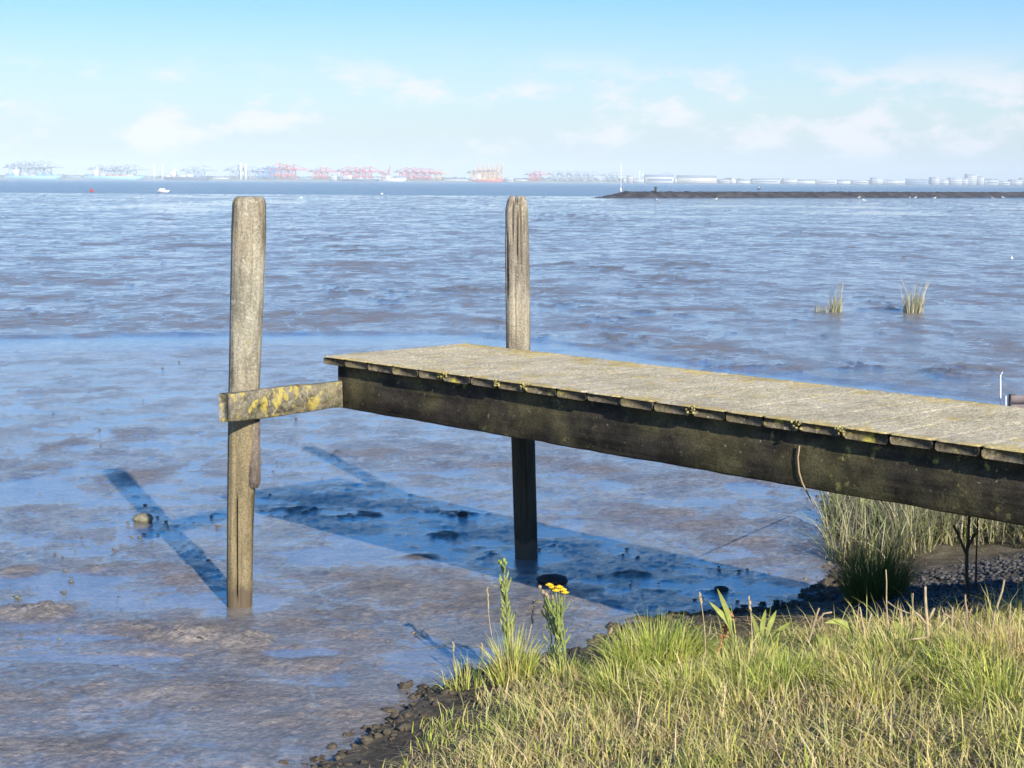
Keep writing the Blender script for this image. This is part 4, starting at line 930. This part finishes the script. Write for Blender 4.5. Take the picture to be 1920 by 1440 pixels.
# ---------------------------------------------------------------- breakwater and things near it
def bpt(px): return G(px, 370.6)
P0, P1 = G(1124, 371.0), G(2150, 369.5)
Lb = np.linalg.norm(P1 - P0); db = (P1 - P0) / Lb; nb_ = np.array([-db[1], db[0], 0])
ns_, nw_ = 900, 14; ss = np.linspace(0, Lb, ns_); ws = np.linspace(-3.2, 3.2, nw_)
SX, WX = np.meshgrid(ss, ws); SX, WX = SX.ravel(), WX.ravel()
pf = np.clip(1.35 - np.abs(WX) * .42, 0, 1.02) * np.clip(SX / 6.0 + .05, 0, 1) ; rz_ = pf + .34 * fbm(SX * 1.1, WX * 1.5, 4, .7) * (pf > .02) - .06
PB = P0 + SX[:, None] * db + WX[:, None] * nb_; PB[:, 2] = rz_
lp2, c2_ = grid(ns_, nw_)
o = npmesh('breakwater', PB, lp2, c2_, M_ROCK, smooth=False, origin=P0); tag(o, 'long low dark stone breakwater in the water on the right', 'breakwater')
p = G(1229, 371) + nb_ * 0; t = empty('bollard', p + [0, 0, .9], 'small dark post on top of the breakwater near its tip', 'bollard'); mb = MB(); mb.tube([p + [0, 0, .9], p + [0, 0, 1.70]], .19, 10); mb.build('post', M_ROCK, t); mb = MB(); mb.tube([p + [0, 0, 1.70], p + [0, 0, 1.78]], .26, 10); mb.build('cap', M_ROCK, t)
p = G(1164, 358.5); p = p * (420 / p[1]); p[2] = 0; t = empty('navigation_mast', p, 'tall thin white mast rising beyond the breakwater tip', 'mast'); top = GD(1162, 308, 420)
mb = MB(); mb.tube([p - [0, 0, .5], [p[0], p[1], top[2] * .5], [p[0], p[1], top[2]]], [.11, .09, .06], 8); mb.build('pole', M_WHITE, t, True)
mb = MB(); mb.tube([[p[0], p[1], .0], [p[0], p[1], .9]], .26, 10); mb.build('base', M_WHITE, t, True)
M_BUOYR = plain('red buoy paint', (0.5, 0.06, 0.05), .5, .1, 2); M_BUOYD = plain('dark buoy paint', (0.02, 0.03, 0.05), .5, .1, 2)
def buoy(px, py, rr, hh, mt, label, tip=None):
    p = G(px, py); t = empty('buoy', p, label, 'buoy'); mb = MB(); mb.tube([p + [0, 0, -.1], p + [0, 0, hh * .35], p + [0, 0, hh * .5]], [rr, rr, rr * .5], 12); mb.build('float', mt, t, True)
    mb = MB(); mb.tube([p + [0, 0, hh * .45], p + [0, 0, hh]], [rr * .35, rr * .12], 8); mb.build('topmark', tip or mt, t, True)
buoy(172, 359.5, .4, .8, M_BUOYR, 'small faint red buoy on the water at the left')
buoy(1423, 355.5, .6, 1.1, M_BUOYD, 'dark buoy on the water above the breakwater', M_WHITE)
buoy(565, 371, .22, .25, M_WHITE, 'tiny white float on the mud edge right of the left post top', M_WHITE)
buoy(716, 364, .25, .3, M_WHITE, 'tiny white float in the water between the two posts', M_WHITE)
buoy(1897, 486, .05, .13, M_WHITE, 'white float lying on the mud at the right edge', M_WHITE)
# small white boat
p = G(307, 361); t = empty('small_boat', p, 'small white boat on the water left of the post top', 'boat')
mb = MB(); hv = [(-1.15, -.45, .42), (.8, -.45, .42), (1.25, 0, .5), (.8, .45, .42), (-1.15, .45, .42), (-1.05, -.3, 0), (.7, -.3, 0), (1.0, 0, .0), (.7, .3, 0), (-1.05, .3, 0)]
mb.add([p + np.array(q) for q in hv], [(0, 1, 2, 3, 4), (9, 8, 7, 6, 5), (0, 5, 6, 1), (1, 6, 7, 2), (2, 7, 8, 3), (3, 8, 9, 4), (4, 9, 5, 0)]); mb.build('hull', M_WHITE, t)
mb = MB(); mb.box(p + [-.3, 0, .58], (.55, .3, .17), None, .04); mb.build('cabin', M_WHITE, t)
# gulls
M_GULL = plain('white plumage', (0.8, 0.8, 0.8), .8, .05, 20); M_GREYW = plain('grey wing', (0.35, 0.37, 0.40), .8, .1, 20); M_BEAK = plain('yellow beak', (.6, .4, .05), .6, .1, 20)
mb = MB(); mb.tube([(-.27, 0, .20), (-.17, 0, .195), (-.05, 0, .19), (.08, 0, .21), (.14, 0, .26), (.17, 0, .31), (.21, 0, .325), (.245, 0, .32)], [.012, .045, .078, .075, .05, .04, .042, .015], 10)
g0 = empty('gull', (0, 0, 0), 'white gull standing on the mud', 'gull', 'gulls resting along the foot of the breakwater')
mb.build('body', M_GULL, g0, True, local=True)
for sg in (-1, 1):
    mb = MB(); mb.ball((-.07, sg * .06, .215), (.17, .022, .05), 10, 6); mb.build('wing', M_GREYW, g0, True, local=True)
    mb = MB(); mb.tube([(-.01, sg * .03, .13), (0, sg * .03, 0)], .006, 5); mb.build('leg', M_BEAK, g0, True, local=True)
mb = MB(); mb.tube([(.24, 0, .32), (.29, 0, .31)], [.012, .003], 6); mb.build('beak', M_BEAK, g0, True, local=True)
gl = [(1342, 377, 'gull under the breakwater, far left of the row'), (1610, 373, 'gull close in front of the breakwater, middle of the row'), (1621, 379, 'gull lower on the mud just right of the middle gull'), (1706, 373.5, 'left bird of the close gull pair by the breakwater'), (1716, 373.5, 'right bird of the close gull pair by the breakwater'), (1752, 374, 'gull alone between the pair and the right edge'), (1881, 373, 'gull nearest the right edge by the breakwater'), (1234, 379, 'gull on the mud below the bollard'), (1862, 374.5, 'gull second from the right edge by the breakwater')]
for i, (gx_, gy_, lab) in enumerate(gl):
    p = G(gx_, gy_, .01)
    if i == 0: g0.location = Vector([float(v) for v in p]); g0.rotation_euler = (0, 0, .6); g0['label'] = lab; g0.scale = (1.25,) * 3
    else: copy_thing(g0, p, random.uniform(-3, 3), 1.25, lab)
# ---------------------------------------------------------------- far shore: port and town
DF = 4200.0
K = DF / FPX                                # metres per photo pixel there
def far(px, dy=0.0, D=DF):
    p = GD(px, 340, D); return np.array([p[0], D, 0.0])
M_LAND = plain('far land', (0.16, 0.19, 0.17), .9, .3, .01)
xs = np.linspace(-4500, 4500, 420); zt = 5 + 4.5 * np.abs(fbm(xs * .006, xs * 0 + 2, 4)) 
V = []; 
for xx, zz in zip(xs, zt): V += [(xx, DF - 30, -.5), (xx, DF - 26, 3.0), (xx, DF + 60, zz), (xx, 8800, zz)]
L = []; 
for i in range(len(xs) - 1):
    for j in range(3): a_ = i * 4 + j; L += [a_, a_ + 4, a_ + 5, a_ + 1]
tag(npmesh('far_shore', V, L, [4] * (3 * (len(xs) - 1)), M_LAND), kind='structure')
mb = MB()
for i in range(1500):
    x_ = random.uniform(-1500, 1500); e_ = float(fbm(np.array([x_ * .004]), np.array([3.3]), 4)[0]); r_ = random.uniform(4, 8) * (1 + .6 * e_)
    if e_ < -.35 and random.random() < .8: continue
    mb.ball((x_, DF + random.uniform(60, 160), r_ * .5 + 3), (r_ * random.uniform(.8, 1.6), 6, r_ * random.uniform(.6, .95)), 6, 4, .25)
tag(mb.build('woods', plain('far trees', (.06, .085, .05), .9, .3, .05)), 'distant line of trees and scrub behind the port and town', 'trees', kind='stuff')
def cmat(n, c): return plain(n, c, .6, .08, .05)
CM = {'grey': cmat('pale grey crane paint', (.30, .38, .46)), 'blue': cmat('blue crane paint', (.06, .20, .55)), 'red': cmat('red crane paint', (.62, .05, .05)), 'yellow': cmat('yellow crane paint', (.75, .42, .10))}
def crane(colname, raised):
    m = CM[colname]; t = empty('container_crane', (0, 0, 0), '', 'crane')
    def bar(mb, a, b, r=1.3): mb.tube([a, b], r * 1.5, 4)
    for sx in (-9, 9):
        for sy in (-11, 11):
            mb = MB(); bar(mb, (sx, sy, 0), (sx, sy, 28), 1.3); mb.build('leg', m, t, local=True)
    mb = MB()
    for sx in (-9, 9): bar(mb, (sx, -11, 12), (sx, 11, 12), 1.0); bar(mb, (sx, -11, 12), (sx, 11, 27), .8)
    for sy in (-11, 11): bar(mb, (-9, sy, 27), (9, sy, 27), 1.0); bar(mb, (-9, sy, 11), (9, sy, 11), .9)
    mb.build('portal_frame', m, t, local=True)
    mb = MB(); mb.box((0, 12, 29), (3.2, 24, 1.5)); mb.build('girder', m, t, local=True)
    mb = MB()
    if raised:
        mb.tube([(0, -12, 29), (0, -22, 62)], 1.6, 4)
    else: mb.box((0, -34, 29), (2.8, 22, 1.4))
    mb.build('boom', m, t, local=True)
    mb = MB(); bar(mb, (-5, -9, 28), (0, -11, 44), 1.0); bar(mb, (5, -9, 28), (0, -11, 44), 1.0); bar(mb, (0, -11, 44), (0, 32, 30), .6)
    bar(mb, (0, -11, 44), (0, -20 if raised else -50, 56 if raised else 30), .55); mb.build('apex_frame', m, t, local=True)
    mb = MB(); mb.box((0, 18, 34), (4.5, 7, 3)); mb.build('machinery_house', CM['grey'], t, local=True)
    return t
proto = {}
def put_crane(px, kind, raised, hpx, rz, label, D=DF):
    key = (kind, raised); p = far(px, D=D); s = hpx * (D / FPX) / (60.0 if raised else 44.0); p[2] = 2.5
    if key not in proto:
        proto[key] = o = crane(kind, raised); o.location = Vector([float(v) for v in p]); o.rotation_euler = (0, 0, rz); o.scale = (s,) * 3; o['label'] = label
    else: o = copy_thing(proto[key], p, rz, s, label)
    o['group'] = 'container cranes along the far port'
CR = []
def row(xs_, kind, raised, h, rz, desc):
    ords = ['first', 'second', 'third', 'fourth', 'fifth', 'sixth', 'seventh', 'eighth']
    for i, x_ in enumerate(xs_):
        lab = f'{desc}, {ords[i]} from its left end' if len(xs_) > 1 else desc
        put_crane(x_, kind, raised, h * 1.18 * random.uniform(.95, 1.05), rz + random.uniform(-.06, .06), lab)
row((28, 42, 56, 71, 86), 'grey', False, 27, 1.15, 'pale grey crane over the leftmost ship')
row((183, 205, 218, 231, 247), 'grey', False, 22, 1.2, 'pale grey crane over the second ship')
row((357, 376), 'grey', False, 21, 1.35, 'pale grey crane behind the dark-hulled ship')
row((441, 467), 'grey', False, 22, 1.3, 'grey crane beside the two white silos')
row((487, 498, 508), 'blue', False, 20, 1.25, 'blue crane beside first red row')
row((518, 531, 545), 'red', False, 25, 1.25, 'red crane in first row')
row((596, 607), 'red', False, 20, 1.2, 'red crane of the small pair right of first row')
row((648, 662, 677, 688), 'red', False, 21, 1.25, 'red crane in second red row')
row((724,), 'red', True, 25, 1.0, 'lone red crane with raised boom right of the second red row')
row((757, 771, 786, 800), 'red', False, 20, 1.25, 'red crane in third red row')
row((820,), 'yellow', False, 17, 1.2, 'pale yellow crane ending the third red row')
row((890, 899, 907, 916, 925, 934), 'yellow', True, 28, .9, 'yellow crane with raised boom over the red-hulled ship')
row((998, 1008), 'red', False, 16, 1.2, 'faint red crane right of the split post')
row((1040, 1058, 1075, 1090, 1106), 'grey', False, 17, 1.25, 'faint grey crane right of split post')
row((1140, 1152), 'grey', False, 15, 1.25, 'faint grey crane left of the white mast')
row((1246,), 'grey', False, 16, 1.3, 'faint grey crane above the long white sheds')
# ships
def ship(x0, x1, hull_c, dpx, label, blocks, D=DF - 160, bridge=.22, up_=0.0):
    p0, p1 = far(x0, D=D), far(x1, D=D); L_ = p1[0] - p0[0]; hh = dpx * D / FPX; t = empty('cargo_ship', (p0 + p1) / 2, label, 'ship', 'cargo ships in the far port')
    x0_, y_ = p0[0], D; mb = MB()
    o_ = [(0, 0), (L_ * .02, -13), (L_ * .86, -15), (L_, 0), (L_ * .86, 15), (L_ * .02, 13)]; i_ = [(L_ * .03, 0), (L_ * .05, -10), (L_ * .82, -12), (L_ * .95, 0), (L_ * .82, 12), (L_ * .05, 10)]
    V = [(x0_ + a, y_ + b, hh * (1.25 if a > L_ * .95 else 1)) for a, b in o_] + [(x0_ + a, y_ + b, -.5) for a, b in i_]
    mb.add(V, [(0, 1, 2, 3, 4, 5), (11, 10, 9, 8, 7, 6)] + [(k, 6 + k, 6 + (k + 1) % 6, (k + 1) % 6) for k in range(6)]); mb.build('hull', hull_c, t)
    cols_c = [cmat('container ' + s, c) for s, c in blocks]
    nb2 = max(3, int(L_ / 22))
    for k in range(nb2):
        a = L_ * (.08 + .76 * k / nb2)
        if abs(a / L_ - bridge) < .06: continue
        mb = MB(); hz = random.uniform(.35, .9) * hh; mb.box((x0_ + a + L_ * .03, y_, hh + hz / 2 + .02), (L_ * .33 / nb2, 11, hz / 2)); mb.build('container_stack', random.choice(cols_c), t)
    mb = MB(); mb.box((x0_ + L_ * bridge, y_, hh * 1.9), (5.5, 12, hh * .9)); br = mb.build('bridge', M_WHITE, t)
    mb = MB(); mb.tube([(x0_ + L_ * bridge, y_, hh * 2.8), (x0_ + L_ * bridge, y_, hh * 3.6)], .9, 6); mb.build('mast', M_WHITE, t)
M_CY = cmat('light cyan hull', (.25, .58, .66)); M_DH = cmat('dark blue hull', (.02, .045, .12)); M_RH = cmat('red hull', (.55, .08, .06)); M_WH = cmat('white hull', (.75, .75, .75))
pal = [('grey', (.45, .45, .45)), ('white', (.7, .7, .7)), ('blue', (.15, .3, .5)), ('red', (.5, .2, .15))]
ship(8, 118, M_CY, 6.5, 'light cyan container ship at the far left of the horizon', pal[:3])
ship(156, 272, M_CY, 6.5, 'light cyan container ship, second from the left', pal)
ship(306, 397, M_DH, 6, 'dark blue hulled ship left of the left post', pal[:3])
ship(640, 712, M_DH, 4, 'dark ship below the second red crane row', pal)
ship(718, 762, M_WH, 3.5, 'low white ship right of the second red crane row', pal[:2])
ship(884, 946, M_RH, 5, 'red hulled ship under the raised yellow cranes', [('yellow', (.7, .5, .2)), ('white', (.7, .7, .7))])
# two white silos and chimneys
def tower(px, wpx, hpx, label, name='chimney', cat='chimney', D=DF - 20, n=12):
    p = far(px, D=D); t = empty(name, p, label, cat); w = wpx * D / FPX / 2; h_ = hpx * D / FPX; mb = MB(); mb.tube([p + [0, 0, 2], p + [0, 0, h_]], [w, w * .85], n); mb.build('shaft', M_WHITE, t, True); mb = MB(); mb.tube([p + [0, 0, h_], p + [0, 0, h_ * 1.03]], [w * .95, w * .9], n); mb.build('cap', CM['grey'], t)
tower(452, 5, 34, 'left one of two tall white silos right of the left post', 'silo', 'silo'); tower(461, 5, 32, 'right one of two tall white silos right of the left post', 'silo', 'silo')
for px, w_, h_, lab in ((289, 3, 30, 'slim white chimney right of the second ship'), (305, 3, 30, 'slim white chimney above the stern of the dark ship'), (330, 2.5, 24, 'slim white chimney behind the dark ship'), (1199, 2.2, 24, 'taller thin white chimney right of the mast'), (1205, 2, 20, 'shorter thin white chimney right of the mast')): tower(px, w_, h_, lab)
# buildings
M_ROOFG = cmat('grey shed roof', (.22, .27, .33)); M_WIN = cmat('window bands', (.12, .17, .22)); M_BW = cmat('white cladding', (.60, .61, .61)); M_BC = cmat('cream cladding', (.58, .53, .45)); M_BB = cmat('blue grey cladding', (.22, .33, .48))
def building(px0, px1, hpx, kind, label, D=DF - 20, depth=40, wall=None):
    a, b = far(px0, D=D), far(px1, D=D); w = (b[0] - a[0]) / 2; c = (a + b) / 2; h_ = hpx * .86 * D / FPX; t = empty('building', c, label, 'building')
    mb = MB(); mb.box(c + [0, 0, h_ / 2 + 1], (w, depth / 2, h_ / 2)); mb.build('wall', wall or M_BW, t)
    mb = MB(); z0 = h_ + 1.02
    if kind == 'gable':
        mb.add([c + np.array(q) for q in ((-w * 1.03, -depth * .55, z0), (w * 1.03, -depth * .55, z0), (w * 1.03, depth * .55, z0), (-w * 1.03, depth * .55, z0), (-w * 1.03, 0, z0 + h_ * .35), (w * 1.03, 0, z0 + h_ * .35))], [(0, 1, 5, 4), (2, 3, 4, 5), (0, 4, 3), (1, 2, 5), (0, 3, 2, 1)])
    elif kind == 'dome':
        mb.ball(c + [0, 0, z0], (w * .95, depth * .45, h_ * .7), 14, 8)
    else: mb.box(c + [0, 0, z0 + .6], (w * 1.02, depth * .51, .6))
    mb.build('roof', M_ROOFG if kind != 'dome' else M_BW, t)
    rows_ = (max(1, int(h_ / 5)) if kind != 'gable' else random.randint(0, 1)) if w > 8 or h_ > 15 else 0
    for k in range(min(rows_, 6)):
        mb = MB(); mb.box(c + [0, -depth / 2 - .12, 1 + h_ * (k + .55) / rows_], (w * .86, .1, h_ * .16 / rows_)); mb.build('window_band', M_WIN, t)
BL = [(622, 632, 12, 'flat', 'small white block between the red crane pair and the long red row'), (640, 652, 9, 'flat', 'low white block below the second red crane row'),
      (738, 762, 7, 'gable', 'white shed below the gap before the third red row'), (948, 962, 7, 'flat', 'small white block right of the red-hulled ship'),
      (1168, 1176, 7, 'flat', 'tiny white block just right of the mast'), (1176, 1186, 14, 'flat', 'cream tower block right of the mast'), (1188, 1206, 8, 'flat', 'low pinkish block below the two thin chimneys'),
      (1209, 1262, 12, 'gable', 'long white shed below the faint lone crane'), (1264, 1268, 8, 'flat', 'narrow white block joining the two long sheds'), (1270, 1342, 11, 'gable', 'long cream shed ending left of the dome'),
      (1350, 1366, 6, 'flat', 'low white block left of the domed building'), (1368, 1378, 7, 'dome', 'small white domed building'), (1382, 1405, 5, 'gable', 'low grey-roofed shed right of the dome'),
      (1410, 1460, 7, 'gable', 'wide low shed with grey roof in the middle right'), (1468, 1492, 10, 'flat', 'white block with a raised left part in the middle right'), (1494, 1526, 6, 'gable', 'long grey-roofed shed left of the stepped white block'),
      (1530, 1566, 7, 'flat', 'low bright white block with window strip'), (1570, 1592, 6, 'gable', 'grey shed right of the bright white block'), (1598, 1625, 6, 'flat', 'low white block in the gap before the town'),
      (1634, 1652, 12, 'flat', 'square white block at the left end of the town'), (1655, 1694, 9, 'flat', 'wide white block beside the blue shed'), (1697, 1737, 8, 'gable', 'blue-grey shed in the town'),
      (1745, 1758, 14, 'flat', 'slim white block right of the blue shed'), (1762, 1775, 9, 'flat', 'low white block before the square white hall'), (1780, 1800, 13, 'flat', 'square white hall left of the high tower'),
      (1803, 1811, 12, 'flat', 'narrow block attached left of the high tower'), (1812, 1827, 21, 'flat', 'highest white tower block of the town'), (1831, 1841, 16, 'flat', 'slim white tower right of the highest one'),
      (1845, 1868, 9, 'gable', 'white gabled hall right of the towers'), (1872, 1890, 6, 'flat', 'low grey block near the right edge'), (1895, 1912, 10, 'flat', 'white block second from the right edge'), (1914, 1935, 13, 'flat', 'white block cut by the right edge')]
for (x0_, x1_, h_, kd, lab) in ((128, 152, 7, 'flat', 'low pale block between the two cyan ships'), (274, 286, 6, 'flat', 'small pale block behind the stern of the second ship'), (312, 345, 8, 'gable', 'pale shed showing over the dark-hulled ship'),
    (402, 430, 6, 'gable', 'long low shed left of the white silos'), (470, 484, 8, 'flat', 'small block just right of the white silos'), (556, 588, 6, 'flat', 'low long block between first red row and the small red pair'), (694, 716, 9, 'flat', 'pale block right of the second red row'),
    (806, 818, 7, 'flat', 'small block under the end of the third red row'), (832, 878, 5, 'gable', 'long low shed left of the red-hulled ship'), (966, 990, 6, 'gable', 'low shed behind the split post top'), (1012, 1034, 6, 'flat', 'pale low block right of the faint red cranes'),
    (1044, 1100, 7, 'flat', 'long pale block under the faint grey crane row'), (1112, 1136, 8, 'flat', 'pale square block left of the white mast')): building(x0_, x1_, h_, kd, lab, wall=random.choice([M_BC, M_BW, M_BB]), D=DF + 30)
for a_, b2, h_, kd, lab in BL: building(a_, b2, h_ + 1.2, kd, lab, wall=M_BB if 'blue-grey' in lab else (M_BC if 'cream' in lab else M_BW), D=DF - 20 - random.uniform(0, 12))
# ---------------------------------------------------------------- air
mh = bpy.data.materials.new('haze air'); mh.use_nodes = True; nt = mh.node_tree
for n_ in list(nt.nodes):
    if n_.type == 'BSDF_PRINCIPLED': nt.nodes.remove(n_)
pv = nt.nodes.new('ShaderNodeVolumePrincipled'); pv.inputs['Color'].default_value = (0.80, 0.93, 1.0, 1); pv.inputs['Density'].default_value = 1.9e-4; pv.inputs['Anisotropy'].default_value = -0.25
link(nt, pv.outputs[0], [x for x in nt.nodes if x.type == 'OUTPUT_MATERIAL'][0].inputs['Volume'])
mb = MB(); mb.box((0, 4200, 44), (9100, 4900, 47)); tag(mb.build('haze', mh), kind='stuff', label='thin pale haze over the estuary', cat='haze')
